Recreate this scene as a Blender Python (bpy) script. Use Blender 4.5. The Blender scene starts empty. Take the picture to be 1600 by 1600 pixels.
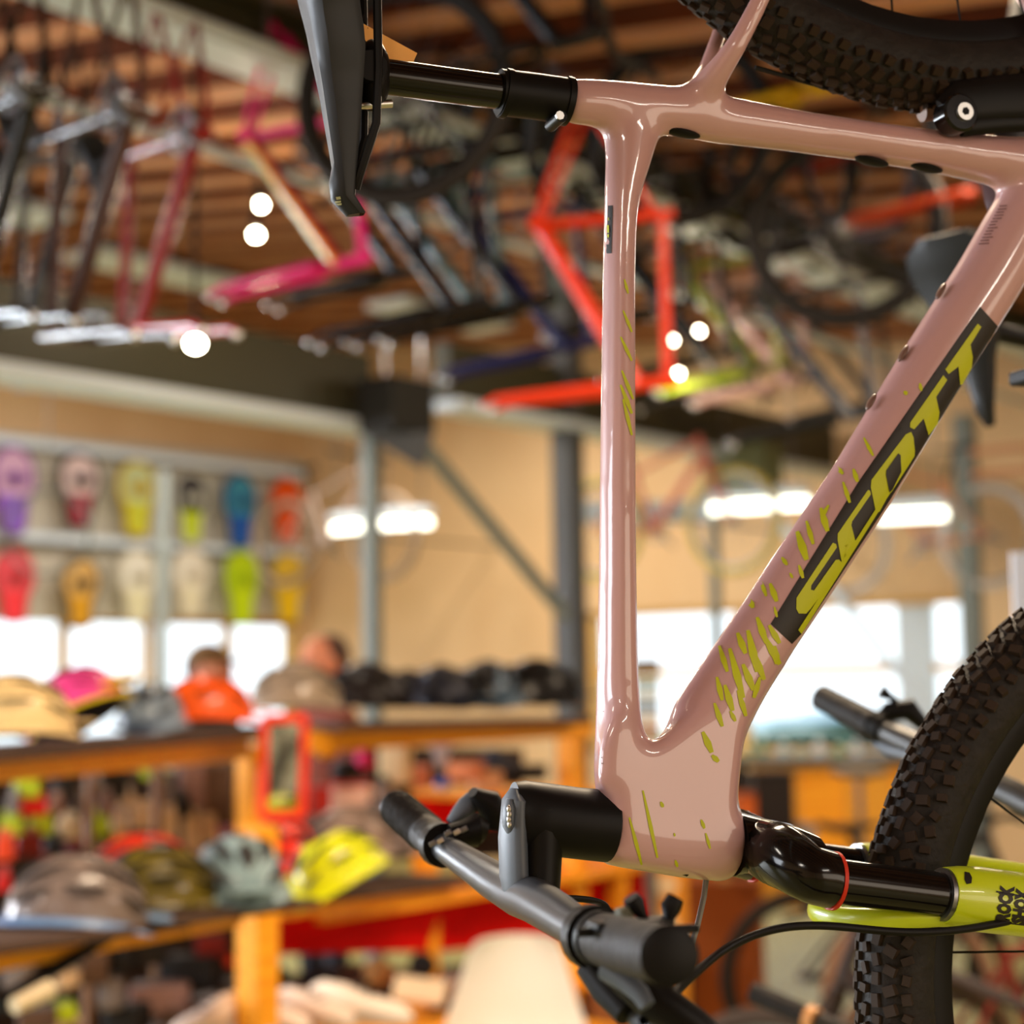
import bpy, bmesh, math, random
from mathutils import Vector, Matrix, Euler
from mathutils.bvhtree import BVHTree
R = math.radians
random.seed(7)
sc = bpy.context.scene
COL = sc.collection

# ------------------------------------------------------------------ camera
F = 2800.0                                   # focal length in pixels of the 1600 px frame
CAMH = 1.6
PITCH, ROLL = 5.5, 0.9
fwdh = Vector((0.8, 0.6, 0.0)); rgt = Vector((0.6, -0.8, 0.0)); upz = Vector((0, 0, 1))
cf = (fwdh*math.cos(R(PITCH)) + upz*math.sin(R(PITCH))).normalized()
cu0 = rgt.cross(cf).normalized()
cr = (rgt*math.cos(R(ROLL)) - cu0*math.sin(R(ROLL))).normalized()
cu = cr.cross(cf).normalized()
camd = bpy.data.cameras.new('camera'); cam = bpy.data.objects.new('camera', camd); COL.objects.link(cam)
cam.matrix_world = Matrix(((cr.x, cu.x, -cf.x, 0), (cr.y, cu.y, -cf.y, 0), (cr.z, cu.z, -cf.z, CAMH), (0, 0, 0, 1)))
camd.sensor_width = 36; camd.lens = F/1600*36; camd.clip_start = 0.05; camd.clip_end = 300
camd.dof.use_dof = True; camd.dof.focus_distance = 1.36; camd.dof.aperture_fstop = 3.9
sc.camera = cam
CP = Vector((0, 0, CAMH))

# ------------------------------------------------------------------ sky, lights, exposure
w = bpy.data.worlds.new('sky'); sc.world = w; w.use_nodes = True
bg = w.node_tree.nodes['Background']; bg.inputs[0].default_value = (0.86, 0.93, 1.0, 1); bg.inputs[1].default_value = 1.8
sc.view_settings.view_transform = 'Standard'; sc.view_settings.look = 'None'
sc.view_settings.gamma = 1.0; sc.view_settings.use_curve_mapping = False
sc.view_settings.exposure = 0.25

def area_light(name, loc, target, sx, sy, power, color, spread=180):
    l = bpy.data.lights.new(name, 'AREA'); l.shape = 'RECTANGLE'; l.size = sx; l.size_y = sy
    l.energy = power; l.color = color; l.spread = R(spread)
    o = bpy.data.objects.new(name, l); COL.objects.link(o); o.location = loc
    o.rotation_euler = (Vector(target)-Vector(loc)).to_track_quat('-Z', 'Y').to_euler()
    return o
# daylight through the shop front behind the camera and the side windows
area_light('shopfront_daylight', (-4.9, 4.6, 2.0), (2, 2.6, .6), 6.0, 2.2, 270, (0.84, 0.91, 1.0), 115)
area_light('back_daylight', (2.0, -5.9, 1.7), (2.5, 2, 1.6), 7.0, 1.8, 130, (1.0, 0.86, 0.70))
area_light('left_window_daylight', (0.5, 12.2, 2.0), (1.5, 2, .4), 6.5, 1.6, 600, (0.84, 0.91, 1.0), 115)

# ------------------------------------------------------------------ helpers
def P(px, py, D):
    """world point at depth D (metres along the view axis) behind a frame position"""
    return CP + (cf + cr*((px-800)/F) - cu*((py-800)/F))*D

def mat(name, col, rough=0.5, metal=0.0, coat=0.0, emit=0.0, ecol=None, noise=None, trans=0.0, spec=0.5):
    m = bpy.data.materials.new(name); m.use_nodes = True
    n = m.node_tree.nodes; l = m.node_tree.links; b = n['Principled BSDF']
    b.inputs['Base Color'].default_value = (*col, 1); b.inputs['Roughness'].default_value = rough
    b.inputs['Metallic'].default_value = metal
    b.inputs['Coat Weight'].default_value = coat; b.inputs['Coat Roughness'].default_value = 0.04
    b.inputs['Specular IOR Level'].default_value = spec
    if trans: b.inputs['Transmission Weight'].default_value = trans
    if emit:
        b.inputs['Emission Color'].default_value = (*(ecol or col), 1); b.inputs['Emission Strength'].default_value = emit
    if noise:                                   # (scale xyz, colour 2, bump strength)
        s, c2, bump = noise
        tc = n.new('ShaderNodeTexCoord'); mp = n.new('ShaderNodeMapping'); mp.inputs['Scale'].default_value = s
        nz = n.new('ShaderNodeTexNoise'); nz.inputs['Scale'].default_value = 1.0; nz.inputs['Detail'].default_value = 5
        rp = n.new('ShaderNodeValToRGB'); rp.color_ramp.elements[0].color = (*col, 1); rp.color_ramp.elements[1].color = (*c2, 1)
        rp.color_ramp.elements[0].position = 0.35; rp.color_ramp.elements[1].position = 0.65
        l.new(tc.outputs['Object'], mp.inputs[0]); l.new(mp.outputs[0], nz.inputs[0]); l.new(nz.outputs[0], rp.inputs[0])
        l.new(rp.outputs[0], b.inputs['Base Color'])
        if bump:
            bp = n.new('ShaderNodeBump'); bp.inputs['Strength'].default_value = bump; bp.inputs['Distance'].default_value = 0.01
            l.new(nz.outputs[0], bp.inputs['Height']); l.new(bp.outputs[0], b.inputs['Normal'])
    return m

_mc = {}
def cm(r, g, b, rough=0.45, metal=0.0, coat=0.0):
    """material from an sRGB-ish 0-255 colour, shared"""
    k = (r, g, b, rough, metal, coat)
    if k not in _mc:
        lin = [((c/255)/12.92 if c/255 <= 0.04045 else ((c/255+0.055)/1.055)**2.4) for c in (r, g, b)]
        _mc[k] = mat('paint_%02x%02x%02x' % (r, g, b), lin, rough*.75 if max(r, g, b) < 90 and rough < .36 else rough, metal, 0 if max(r, g, b) < 90 else coat, spec=.25)
    return _mc[k]
def lin(r, g, b):
    return tuple(((c/255)/12.92 if c/255 <= 0.04045 else ((c/255+0.055)/1.055)**2.4) for c in (r, g, b))

class MB:
    def __init__(s): s.v = []; s.f = []
    def add(s, v, f):
        o = len(s.v); s.v += [Vector(p) for p in v]; s.f += [tuple(i+o for i in q) for q in f]; return s
    def box(s, c, size, rot=None):
        hx, hy, hz = [k/2 for k in size]; c = Vector(c)
        vs = [Vector((x, y, z)) for x in (-hx, hx) for y in (-hy, hy) for z in (-hz, hz)]
        if rot is not None: vs = [rot @ p for p in vs]
        return s.add([c+p for p in vs], [(0,1,3,2),(4,6,7,5),(0,4,5,1),(2,3,7,6),(0,2,6,4),(1,5,7,3)])
    def bar(s, a, b, wd, ht, up=Vector((0, 0, 1))):
        a = Vector(a); b = Vector(b); d = (b-a); L = d.length; d.normalize()
        sd = d.cross(up).normalized(); u = sd.cross(d)
        m = Matrix((sd, d, u)).transposed()
        return s.box((a+b)/2, (wd, L, ht), m)
    def tube(s, pts, rad, n=10, side=None, caps=True):
        """rad: float | list of float | list of (r1, r2); r2 is measured along 'side'"""
        pts = [Vector(p) for p in pts]; N = len(pts)
        if not isinstance(rad, (list, tuple)): rad = [rad]*N
        rad = [(r if isinstance(r, (list, tuple)) else (r, r)) for r in rad]
        o = len(s.v); prev = None
        for i, p in enumerate(pts):
            t = (pts[min(i+1, N-1)]-pts[max(i-1, 0)]).normalized()
            if side is not None:
                b = Vector(side); b = (b - t*b.dot(t)).normalized()
            elif prev is None:
                b = t.orthogonal().normalized()
            else:
                b = (prev - t*prev.dot(t)).normalized()
            prev = b; a = b.cross(t).normalized()
            for k in range(n):
                q = 2*math.pi*k/n
                s.v.append(p + a*math.cos(q)*rad[i][0] + b*math.sin(q)*rad[i][1])
        for i in range(N-1):
            for k in range(n):
                k2 = (k+1) % n
                s.f.append((o+i*n+k, o+i*n+k2, o+(i+1)*n+k2, o+(i+1)*n+k))
        if caps:
            s.f.append(tuple(o+k for k in range(n))[::-1]); s.f.append(tuple(o+(N-1)*n+k for k in range(n)))
        return s
    def ring(s, c, axis, R0, prof, n=48, a0=0, a1=2*math.pi, ref=None):
        """profile [(dr, dy)] closed, swept about axis"""
        c = Vector(c); ax = Vector(axis).normalized(); e = (Vector(ref) if ref else ax.orthogonal()).normalized(); e = (e-ax*e.dot(ax)).normalized(); g = ax.cross(e)
        full = abs(a1-a0-2*math.pi) < 1e-6; m = len(prof); o = len(s.v); cnt = n if full else n+1
        for i in range(cnt):
            q = a0+(a1-a0)*i/n; d = e*math.cos(q)+g*math.sin(q)
            for (dr, dy) in prof: s.v.append(c + d*(R0+dr) + ax*dy)
        for i in range(n):
            j = (i+1) % cnt
            for k in range(m):
                k2 = (k+1) % m
                s.f.append((o+i*m+k, o+j*m+k, o+j*m+k2, o+i*m+k2))
        return s
    def ell(s, c, r, nu=16, nv=10, rot=None, z0=-1.0):
        c = Vector(c); o = len(s.v)
        for j in range(nv+1):
            ph = math.asin(z0) + (math.pi/2-math.asin(z0))*j/nv
            for i in range(nu):
                th = 2*math.pi*i/nu
                p = Vector((r[0]*math.cos(ph)*math.cos(th), r[1]*math.cos(ph)*math.sin(th), r[2]*math.sin(ph)))
                if rot is not None: p = rot @ p
                s.v.append(c+p)
        for j in range(nv):
            for i in range(nu):
                i2 = (i+1) % nu
                s.f.append((o+j*nu+i, o+j*nu+i2, o+(j+1)*nu+i2, o+(j+1)*nu+i))
        if z0 > -1: s.f.append(tuple(o+i for i in range(nu))[::-1])
        return s
    def prism(s, poly, d0, d1, mapf):
        """poly 2-D outline, mapf(x, y, d) -> point; thickness from d0 to d1"""
        n = len(poly)
        return s.add([mapf(x, y, d0) for x, y in poly]+[mapf(x, y, d1) for x, y in poly],
                     [tuple(range(n))[::-1], tuple(range(n, 2*n))]+[(i, (i+1) % n, n+(i+1) % n, n+i) for i in range(n)])
    def mesh(s, name, m, smooth=True, ang=40):
        me = bpy.data.meshes.new(name); me.from_pydata([tuple(p) for p in s.v], [], s.f)
        bm = bmesh.new(); bm.from_mesh(me); bmesh.ops.remove_doubles(bm, verts=bm.verts, dist=1e-6)
        bmesh.ops.recalc_face_normals(bm, faces=bm.faces); bm.to_mesh(me); bm.free()
        if smooth:
            me.shade_smooth(); me.set_sharp_from_angle(angle=R(ang))
        if m is not None: me.materials.append(m)
        return me
    def build(s, name, m, parent=None, smooth=True, bevel=0, label=None):
        o = bpy.data.objects.new(name, s.mesh(name, m, smooth)); COL.objects.link(o)
        if parent is not None: o.parent = parent
        if bevel:
            b = o.modifiers.new('bevel', 'BEVEL'); b.width = bevel; b.segments = 2; b.limit_method = 'ANGLE'
        if label: o['label'] = label
        return o

def thing(name, label, cat, loc=(0, 0, 0), rz=0.0, group=None, rot=None):
    o = bpy.data.objects.new(name, None); COL.objects.link(o); o.empty_display_size = 0.05
    o.location = loc; o.rotation_euler = rot if rot else (0, 0, rz)
    return tag(o, label, cat, group)
def tag(o, label, cat, group=None):
    o['label'] = label; o['category'] = cat
    if group: o['group'] = group
    return o
def struct(o, label=None):
    o['kind'] = 'structure'
    if label: o['label'] = label
    return o
def stuff(o): o['kind'] = 'stuff'; return o
KIDS = {}
def copy_tree(o, parent=None, swap=None):
    c = o.copy(); COL.objects.link(c)
    if parent is not None:
        c.parent = parent
    if swap and o.type == 'MESH':
        for i, sl in enumerate(c.material_slots):
            key = o.name.split('.')[0]
            if key in swap:
                sl.link = 'OBJECT'; sl.material = swap[key]
    for ch in [x for x in COL.objects if x.parent == o]:
        copy_tree(ch, c, swap)
    return c

# ------------------------------------------------------------------ shared materials
M_black = mat('satin_black', (0.005, 0.0042, 0.0038), 0.45, spec=.13)
M_rub = mat('black_rubber', (0.010, 0.0075, 0.006), 0.62, noise=((90, 90, 90), (0.016, 0.012, 0.0095), 0.25), spec=.2)
M_tread = mat('tyre_tread', (0.030, 0.018, 0.011), 0.7, spec=.15)
M_gloss = mat('gloss_black', (0.004, 0.003, 0.0025), 0.14, spec=.3)
M_grey = mat('slate_grey_plastic', (0.055, 0.066, 0.084), 0.5)
M_alu = mat('brushed_aluminium', (0.55, 0.54, 0.52), 0.3, 1.0)
M_steel = mat('dark_steel', (0.2, 0.2, 0.21), 0.35, 1.0)
M_pink = mat('dusty_pink_paint', (0.46, 0.262, 0.258), 0.34, coat=0.8, spec=.35)
M_lime = mat('lime_paint', lin(182, 196, 20), 0.35, coat=0.4)
M_lime_d = mat('lime_decal', lin(176, 180, 22), 0.5, spec=.25)
M_blackdecal = mat('black_decal', (0.014, 0.010, 0.007), 0.5, spec=.3)
M_pine = mat('orange_pine', lin(252, 172, 40), 0.5, noise=((3, 60, 60), lin(240, 150, 28), 0.15), spec=.2)
M_red = mat('red_cloth', lin(228, 12, 8), 0.7, noise=((6, 6, 6), lin(208, 6, 5), 0.2), spec=.1)
M_whiteplastic = mat('cream_plastic', lin(240, 236, 228), 0.35)
# ================================================================== the room
XB, YB, X0, Y0 = 13.0, 12.3, -5.0, -6.0
CZ = lambda y: 3.50+0.12*y                      # underside height of the pitched ceiling
M_wall = mat('ply_wall', lin(222, 184, 136), 0.6, noise=((1.2, 1.2, .5), lin(230, 196, 150), 0.1))
M_ceil = mat('orange_roof_board', lin(92, 38, 6), 0.85, noise=((12, 2, 12), lin(62, 22, 4), 0.2), spec=.1)
M_joist = mat('tan_joist', lin(192, 136, 92), 0.6, noise=((20, 1.5, 20), lin(168, 108, 66), 0.2), spec=.2)
M_floor = mat('olive_floor', lin(150, 146, 82), 0.4, noise=((1.5, 1.5, 1.5), lin(134, 130, 72), 0.05))
M_whitesteel = mat('white_painted_steel', lin(214, 230, 246), 0.4)
M_darksteel = mat('olive_dark_steel', lin(58, 56, 36), 0.55)
M_post = mat('grey_post_paint', lin(120, 128, 124), 0.5)
M_dpost = mat('dark_grey_post_paint', lin(72, 74, 76), 0.5)
M_frame = mat('window_pine', lin(226, 180, 96), 0.5)
M_glass = mat('window_glass', (0.95, 0.98, 0.97), 0.02, trans=1.0)
M_glass.node_tree.nodes['Principled BSDF'].inputs['IOR'].default_value = 1.05

fl = struct(MB().box(((XB+X0)/2, (YB+Y0)/2, -0.05), (XB-X0+0.4, YB-Y0+0.4, 0.1)).build('floor', M_floor, smooth=False))

def wall_with_holes(name, axis, pos, u0, u1, z1, holes, sign, top=None):
    """axis 'x': wall at x = pos running along y. holes: (ua, ub, za, zb)"""
    us = sorted({u0, u1, *[h[0] for h in holes], *[h[1] for h in holes]})
    zs = sorted({0.0, z1, *[h[2] for h in holes], *[h[3] for h in holes]})
    mb = MB(); t = 0.2
    for i in range(len(us)-1):
        for j in range(len(zs)-1):
            uc = (us[i]+us[i+1])/2; zc = (zs[j]+zs[j+1])/2
            if any(h[0] < uc < h[1] and h[2] < zc < h[3] for h in holes): continue
            c = (pos+sign*t/2, uc, zc) if axis == 'x' else (uc, pos+sign*t/2, zc)
            sz = (t, us[i+1]-us[i], zs[j+1]-zs[j]) if axis == 'x' else (us[i+1]-us[i], t, zs[j+1]-zs[j])
            mb.box(c, sz)
    return struct(mb.build(name, M_wall, smooth=False))

def window(n, axis, pos, h, mull, transom, sign):
    e = bpy.data.objects.new('window_%d' % n, None); COL.objects.link(e); struct(e)
    ua, ub, za, zb = h
    mk = lambda u, z: (pos+sign*0.1, u, z) if axis == 'x' else (u, pos+sign*0.1, z)
    def pt(u, z): return Vector(mk(u, z))
    mb = MB()
    for z in (za+.025, zb-.025): mb.bar(pt(ua, z), pt(ub, z), 0.12, 0.05)
    for u in (ua+.025, ub-.025): mb.bar(pt(u, za), pt(u, zb), 0.12, 0.05, up=Vector((1, 0, 0)) if axis == 'y' else Vector((0, 1, 0)))
    mb.build('window_frame', M_frame, e, False)
    for u in mull:
        mw = .30 if (axis == 'x' and u == 5.9) else .09
        MB().bar(pt(u, za), pt(u, zb), 0.07, mw, up=Vector((1, 0, 0)) if axis == 'y' else Vector((0, 1, 0))).build('mullion', M_whitesteel if mw > .2 else M_frame, e, False)
    for z in transom:
        MB().bar(pt(ua, z), pt(ub, z), 0.06, 0.075).build('transom', M_frame, e, False)
    us = [ua]+list(mull)+[ub]
    for i in range(len(us)-1):
        c = pt((us[i]+us[i+1])/2, (za+zb)/2)
        w_ = us[i+1]-us[i]-.06; s_ = (0.008, w_, zb-za-.08) if axis == 'x' else (w_, 0.008, zb-za-.08)
        MB().box(c, s_).build('pane', M_glass, e, False)

LW = [(-2.4, 4.6, 1.15, 2.32), (5.6, 12.85, 1.12, 2.25)]
RW = [(-1.2, 3.2, 1.0, 2.22), (5.34, 8.94, 1.0, 2.22)]
wall_with_holes('wall_left', 'y', YB, X0, XB, CZ(YB)+.3, LW, 1)
wall_with_holes('wall_right', 'x', XB, Y0, YB, CZ(YB)+.3, RW, 1)
wall_with_holes('wall_back', 'x', X0, Y0, YB, CZ(YB)+.3, [], -1)
wall_with_holes('wall_near', 'y', Y0, X0, XB, 3.6, [], -1)
window(1, 'y', YB, LW[0], [-0.6, 1.1, 2.9], [], 1)
window(2, 'y', YB, LW[1], [7.2, 8.15, 9.1, 10.05, 11.0, 12.0], [1.45], 1)
window(3, 'x', XB, RW[0], [0.2, 1.7], [1.68], 1)
window(4, 'x', XB, RW[1], [5.9, 7.45], [1.68], 1)

# outdoors seen over the sills
M_grass = mat('outdoor_ground', lin(150, 160, 120), 0.9)
struct(MB().box((30, 22, -0.35), (60, 70, 0.1)).build('ground', M_grass, smooth=False), 'pale open ground outside the windows')
for i, (px, sz, cc) in enumerate([(1200, 2.2, (90, 130, 120)), (1262, 1.6, (150, 190, 210)), (1330, 1.8, (190, 205, 215))]):
    p = P(px, 1150, 19+7*i); p.z = -.3
    e = thing('parked_car', ['dark green car parked beyond the right-hand windows', 'pale blue car parked outside between two others', 'white car parked outside nearest the hanging handlebar'][i], 'car', p, R(-50))
    b = MB(); prof = [(-1.9, .3), (-1.95, .75), (-1.2, .9), (-.7, 1.35), (.6, 1.4), (1.2, .92), (1.9, .78), (1.95, .3)]
    b.prism(prof, -.8, .8, lambda x, y, d: (x, d, y)); b.build('body', cm(*cc, .3), e, False, .04)
    MB().prism([(-1.05, .92), (-.65, 1.28), (.55, 1.32), (1.0, .94)], -.81, .81, lambda x, y, d: (x, d, y)).build('side_window', M_gloss, e, False)
    for sx in (-1.2, 1.2):
        MB().tube([(sx, -.83, .3), (sx, .83, .3)], .32, 16).build('wheel', M_rub, e)

ce = bpy.data.objects.new('ceiling', None); COL.objects.link(ce); struct(ce)
ang = math.atan(0.12); Ly = YB-Y0+.4
rotc = Euler((ang, 0, 0)).to_matrix()
MB().box(((XB+X0)/2, (YB+Y0)/2, CZ((YB+Y0)/2)+.051), (XB-X0+.4, Ly/math.cos(ang), .05), rotc).build('roof_board', M_ceil, ce, False)
jm = None
for i in range(39):
    x = X0+.2+i*.46
    if jm is None: jm = MB().box((0, 0, 0), (.13, Ly/math.cos(ang), .026), rotc).mesh('joist', M_joist, False)
    o = bpy.data.objects.new('joist', jm); COL.objects.link(o); o.parent = ce
    o.location = (x, (YB+Y0)/2, CZ((YB+Y0)/2)+.013)

# steel beams under the roof
def ibeam(name, label, a, b, h, wd, tf, mweb, mfl):
    e = thing(name, label, 'beam', a); a = Vector(a); b = Vector(b)
    d = b-a
    MB().bar((0, 0, h/2), d+Vector((0, 0, h/2)), .03, h-2*tf).build('web', mweb, e, False)
    MB().bar((0, 0, tf/2), d+Vector((0, 0, tf/2)), wd, tf).build('lower_flange', mfl, e, False, label='pale lower flange')
    MB().bar((0, 0, h-tf/2), d+Vector((0, 0, h-tf/2)), wd, tf).build('upper_flange', mweb, e, False)
    return e
ibeam('roof_beam', 'pale roof beam running under the orange timber ceiling', (X0, 4.38, 3.77), (XB, 4.38, 3.77), .22, .20, .03, M_darksteel, M_whitesteel)
e = thing('floor_beam', 'deep olive beam with a white lower edge across the left', 'beam', (X0, 6.66, 3.02))
MB().box((6.25, 0, .24), (12.5, .12, .40)).build('web', M_darksteel, e, False)
MB().box((6.25, -.02, .02), (12.5, .26, .06)).build('lower_flange', M_whitesteel, e, False, label='white lower edge')
e = thing('floor_beam', 'olive beam with pale lower edge right of the corner bracket', 'beam', (8.0, 6.5, 3.2))
MB().box((2.45, 0, .22), (4.9, .12, .34)).build('web', M_darksteel, e, False)
MB().box((2.45, -.02, .02), (4.9, .24, .06)).build('lower_flange', M_whitesteel, e, False, label='pale lower edge')
def upright(label, px, D, wd, z1, m, name='steel_post'):
    p = P(px, 1000, D)
    e = tag(MB().box((0, 0, z1/2), (wd, wd, z1)).build(name, m, None, False, .008), label, 'post')
    e.location = (p.x, p.y, 0); return e
pa = upright('light grey steel post under the dark corner bracket', 582, 10.0, .085, 3.02, M_post)
pb = upright('broad dark grey steel column behind the pink top tube', 892, 11.2, .155, CZ(6.4)-.06, M_dpost)
pc = upright('grey green steel column at the far right beside the window', 1520, 12.2, .13, 3.4, M_post)
pd_ = upright('thin pale post standing on the wall rack rail among the snowshoes', 253, 14.2, .08, 3.35, cm(150, 160, 160, .5))
pe = upright('slim grey post before the far wall beside the yellow wheel', 1120, 13.2, .07, 3.2, M_post)
# bracket and braces
g = thing('corner_bracket', 'dark steel gusset at the top of the light grey post', 'bracket', P(620, 650, 9.9))
q = g.location
MB().box((0, 0, .05), (.36, .25, .30)).build('gusset_box', cm(32, 30, 26, .6), g, False, .01)
def P_rel(px, py, D, e): return P(px, py, D)-Vector(e.location)
MB().prism([(-.18, -.1), (.2, -.1), (.14, -.3)], -.06, .06, lambda x, y, d: Vector((x*.6, -x*.8, y))+Vector((.8, .6, 0))*d).build('knee_plate', M_dpost, g, False)
tag(MB().bar(P(640, 670, 9.9), P(884, 962, 10.9), .05, .07).build('diagonal_brace', M_post, None, False), 'slanting grey brace running down to the dark column', 'brace')
tag(MB().bar(P(1122, 692, 13.2), P(1512, 1190, 12.2), .05, .06).build('diagonal_brace', M_whitesteel, None, False), 'thin pale brace crossing the right-hand window', 'brace')
e = tag(MB().box((0, 0, 0), (.3, .5, .34)).build('beam_end', cm(112, 118, 84, .6), None, False, .01), 'olive green boxed beam end above the slim post', 'beam'); e.location = P(1160, 735, 12.9)
e = tag(MB().bar(P(905, 800, 12.9), P(1110, 800, 12.9), .05, .16).build('wall_board', M_whitesteel, None, False), 'white board on the far wall behind the pink top tube', 'board')
# rails that carry the bikes
def rail(label, y, z, x0, x1, r=.022):
    e = thing('hanging_rail', label, 'rail', (x0, y, z))
    MB().tube([(0, 0, 0), (x1-x0, 0, 0)], r, 10).build('pipe', M_whitesteel, e)
    n = int((x1-x0)/2.4)
    for i in range(n+1):
        MB().tube([(.2+i*2.4, 0, 0), (.2+i*2.4, 0, CZ(y)+.05-z)], .008, 6).build('hanger_rod', M_steel, e)
rail('pale pipe rail over the black frames at upper left', 4.72, 3.57, -1, 12.5)
rail('pale pipe rail crossing above the black saddle on the right', 3.95, 3.64, -1, 12.5)
rail('pipe rail holding the pink bike', .62, 2.97, -2, 6)

# ceiling lamps
M_lamp = mat('lamp_glow', (1, .95, .82), .5, emit=60, ecol=(1, .9, .66))
M_tubeL = mat('tube_glow', (1, 1, .9), .5, emit=4, ecol=(1, 1, .82))
def spot(px, py, D, label, r=.022, power=8):
    p = P(px, py, D)
    e = thing('spot_lamp', label, 'lamp', p)
    MB().ell((0, 0, 0), (r, r, r*.8)).build('bulb', M_lamp, e)
    MB().tube([(0, 0, .02), (0, 0, .10)], [r*1.15, r*.7], 14).build('housing', M_black, e)
    MB().tube([(0, 0, .10), (0, 0, max(.2, CZ(p.y)-p.z))], .008, 6).build('stem', M_black, e)
    l = bpy.data.lights.new('lamp_light', 'POINT'); l.energy = power; l.color = (1, .82, .58); l.shadow_soft_size = .06
    o = bpy.data.objects.new('lamp_light', l); COL.objects.link(o); o.parent = e; o.location = (0, 0, -.12)
spot(407, 320, 8.6, 'glowing spot lamp, upper of the two by the rainbow frame')
spot(400, 367, 8.2, 'glowing spot lamp, lower of the two by the rainbow frame')
spot(305, 537, 6.6, 'glowing spot lamp at the tip of the magenta fork', .028)
spot(1050, 532, 9.5, 'small glowing lamp just right of the orange frame', .013)
spot(1092, 518, 10, 'small oval glowing lamp behind the yellow green frame', .013)
spot(1060, 584, 8.9, 'small lime tinted lamp below the orange frame', .012, 6)
def tube_lamp(a, b, D, label):
    A = P(*a, D[0]); B = P(*b, D[1])
    e = thing('tube_lamp', label, 'lamp', A)
    MB().tube([(0, 0, 0), B-A], .034, 10).build('tube', M_tubeL, e)
    MB().bar((0, 0, .09), B-A+Vector((0, 0, .09)), .12, .06).build('batten', M_whitesteel, e, False)
    for q in (.15, .85): MB().tube([(B-A)*q+Vector((0, 0, .1)), (B-A)*q+Vector((0, 0, CZ(A.y+(B-A).y*q)-A.z-.005))], .006, 6).build('wire', M_steel, e)
tube_lamp((592, 819), (672, 816), (14.2, 14.0), 'lit fluorescent tube just right of the light grey post')
tube_lamp((520, 827), (568, 822), (14.4, 14.3), 'short lit fluorescent tube left of the light grey post')
tube_lamp((1112, 795), (1262, 785), (12.6, 12.2), 'long lit fluorescent tube left of the diagonal pink tube')
tube_lamp((1372, 808), (1478, 803), (12.2, 12.0), 'lit fluorescent tube seen right of the diagonal pink tube')

# fill light panels added along the ceiling to brighten the room
for i, (x, y) in enumerate([(-2.6, -1.0), (0.6, -3.2), (-1.6, 2.6), (4.6, -1.8), (8.6, 1.2), (3.0, 8.8), (8.4, 9.4), (10.6, 8.6), (6.2, 8.6), (3.1, 1.9), (6.4, 2.2)]):
    z = CZ(y)-.12
    e = thing('fill_panel', ['added fill light panel left of the entrance','added fill light panel behind the camera','added fill light panel beside the shop front','added fill light panel over the near aisle','added fill light panel over the right aisle','added fill light panel over the left aisle','added fill light panel before the snowshoe rack','added fill light panel nearest the room corner','added fill light panel behind the olive beam','added warm fill light panel above the white chair','added warm fill light panel above the floor bikes'][i], 'lamp', (x, y, z), group='added ceiling fill panels')
    MB().box((0, 0, .03), (1.3, .4, .05)).build('fill_housing', M_whitesteel, e, False)
    l = area_light('fill_light', (0, 0, -.01), (0, 0, -2), 1.2, .35, [55,55,55,55,55,55,95,95,95,110,60][i], (1, .90, .78) if i < 9 else (1, .78, .54)); l.parent = e
# ================================================================== the pink hanging bike
BX = Vector((0.826, -0.568, 0)).normalized(); BY = Vector((0.568, 0.826, 0)).normalized()
BO = P(830, 1370, 1.35); BRZ = math.atan2(BX.y, BX.x)
def Q(px, py, c=0.0):
    """local point (x right, y away, z up) on the sheet c metres in front of the bike's mid-plane"""
    d = P(px, py, 1.0)-CP
    t = ((BO-CP).dot(BY)-c)/d.dot(BY); X = CP+d*t-BO
    return Vector((X.dot(BX), X.dot(BY), X.z))
def QL(pts, c=0.0): return [Q(*p) if len(p) == 3 else Q(p[0], p[1], c) for p in pts]
bike = thing('mountain_bike', 'dusty pink mountain bike with lime SCOTT lettering hanging nose down in front', 'bicycle', BO, BRZ)

PXM = (Q(1000, 800)-Q(1100, 800)).length/100   # metres per pixel on the mid-plane
def ptube(mb, rows, n=20):
    """rows: px, py, width in px (in the picture), depth in m, optional c"""
    pts = [Q(r[0], r[1], r[4] if len(r) > 4 else 0) for r in rows]
    rad = [(r[2]*PXM/2, r[3]/2) for r in rows]
    mb.tube(pts, rad, n, side=(0, 1, 0))
fr = MB()
ptube(fr, [(880,157,70,.036),(960,163,72,.038),(1040,172,76,.038),(1120,186,76,.038),(1250,206,66,.038),(1360,222,64,.040),(1470,238,68,.044),(1560,252,80,.050),(1700,270,110,.07)])
# gusset pieces where the top tube meets the seat tube
ptube(fr, [(988,190,96,.034),(985,225,82,.034),(979,265,68,.035),(973,300,56,.036),(969,350,49,.036),(967,450,49,.036),(966,600,51,.037),(965,750,53,.038),(965,900,55,.040),(965,1030,58,.042),(966,1120,64,.046),(972,1200,84,.050),(990,1290,100,.052)])
ptube(fr, [(1690,250,150,.06),(1628,300,122,.055),(1582,370,114,.052),(1547,432,113,.052),(1446,591,110,.052),(1345,761,108,.052),(1242,916,107,.052),(1199,981,105,.052),(1149,1058,108,.052),(1108,1125,118,.052),(1090,1190,122,.053),(1085,1260,118,.054),(1075,1300,112,.052)])
# head tube, lying across
ptube(fr, [(942,1291,108,.053),(1000,1298,114,.053),(1070,1308,118,.054),(1128,1316,116,.054),(1150,1318,108,.053)])
lug = [(931,1228),(938,1150),(958,1110),(985,1112),(996,1145),(1016,1164),(1036,1148),(1096,1104),(1168,1116),(1162,1155),(1153,1240),(1148,1310),(1116,1364),(1030,1356),(966,1346),(960,1250)]
for th in (.0262,):
    fr.prism(lug, th, -th, lambda x, y, d: Q(x, y, d))
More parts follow.
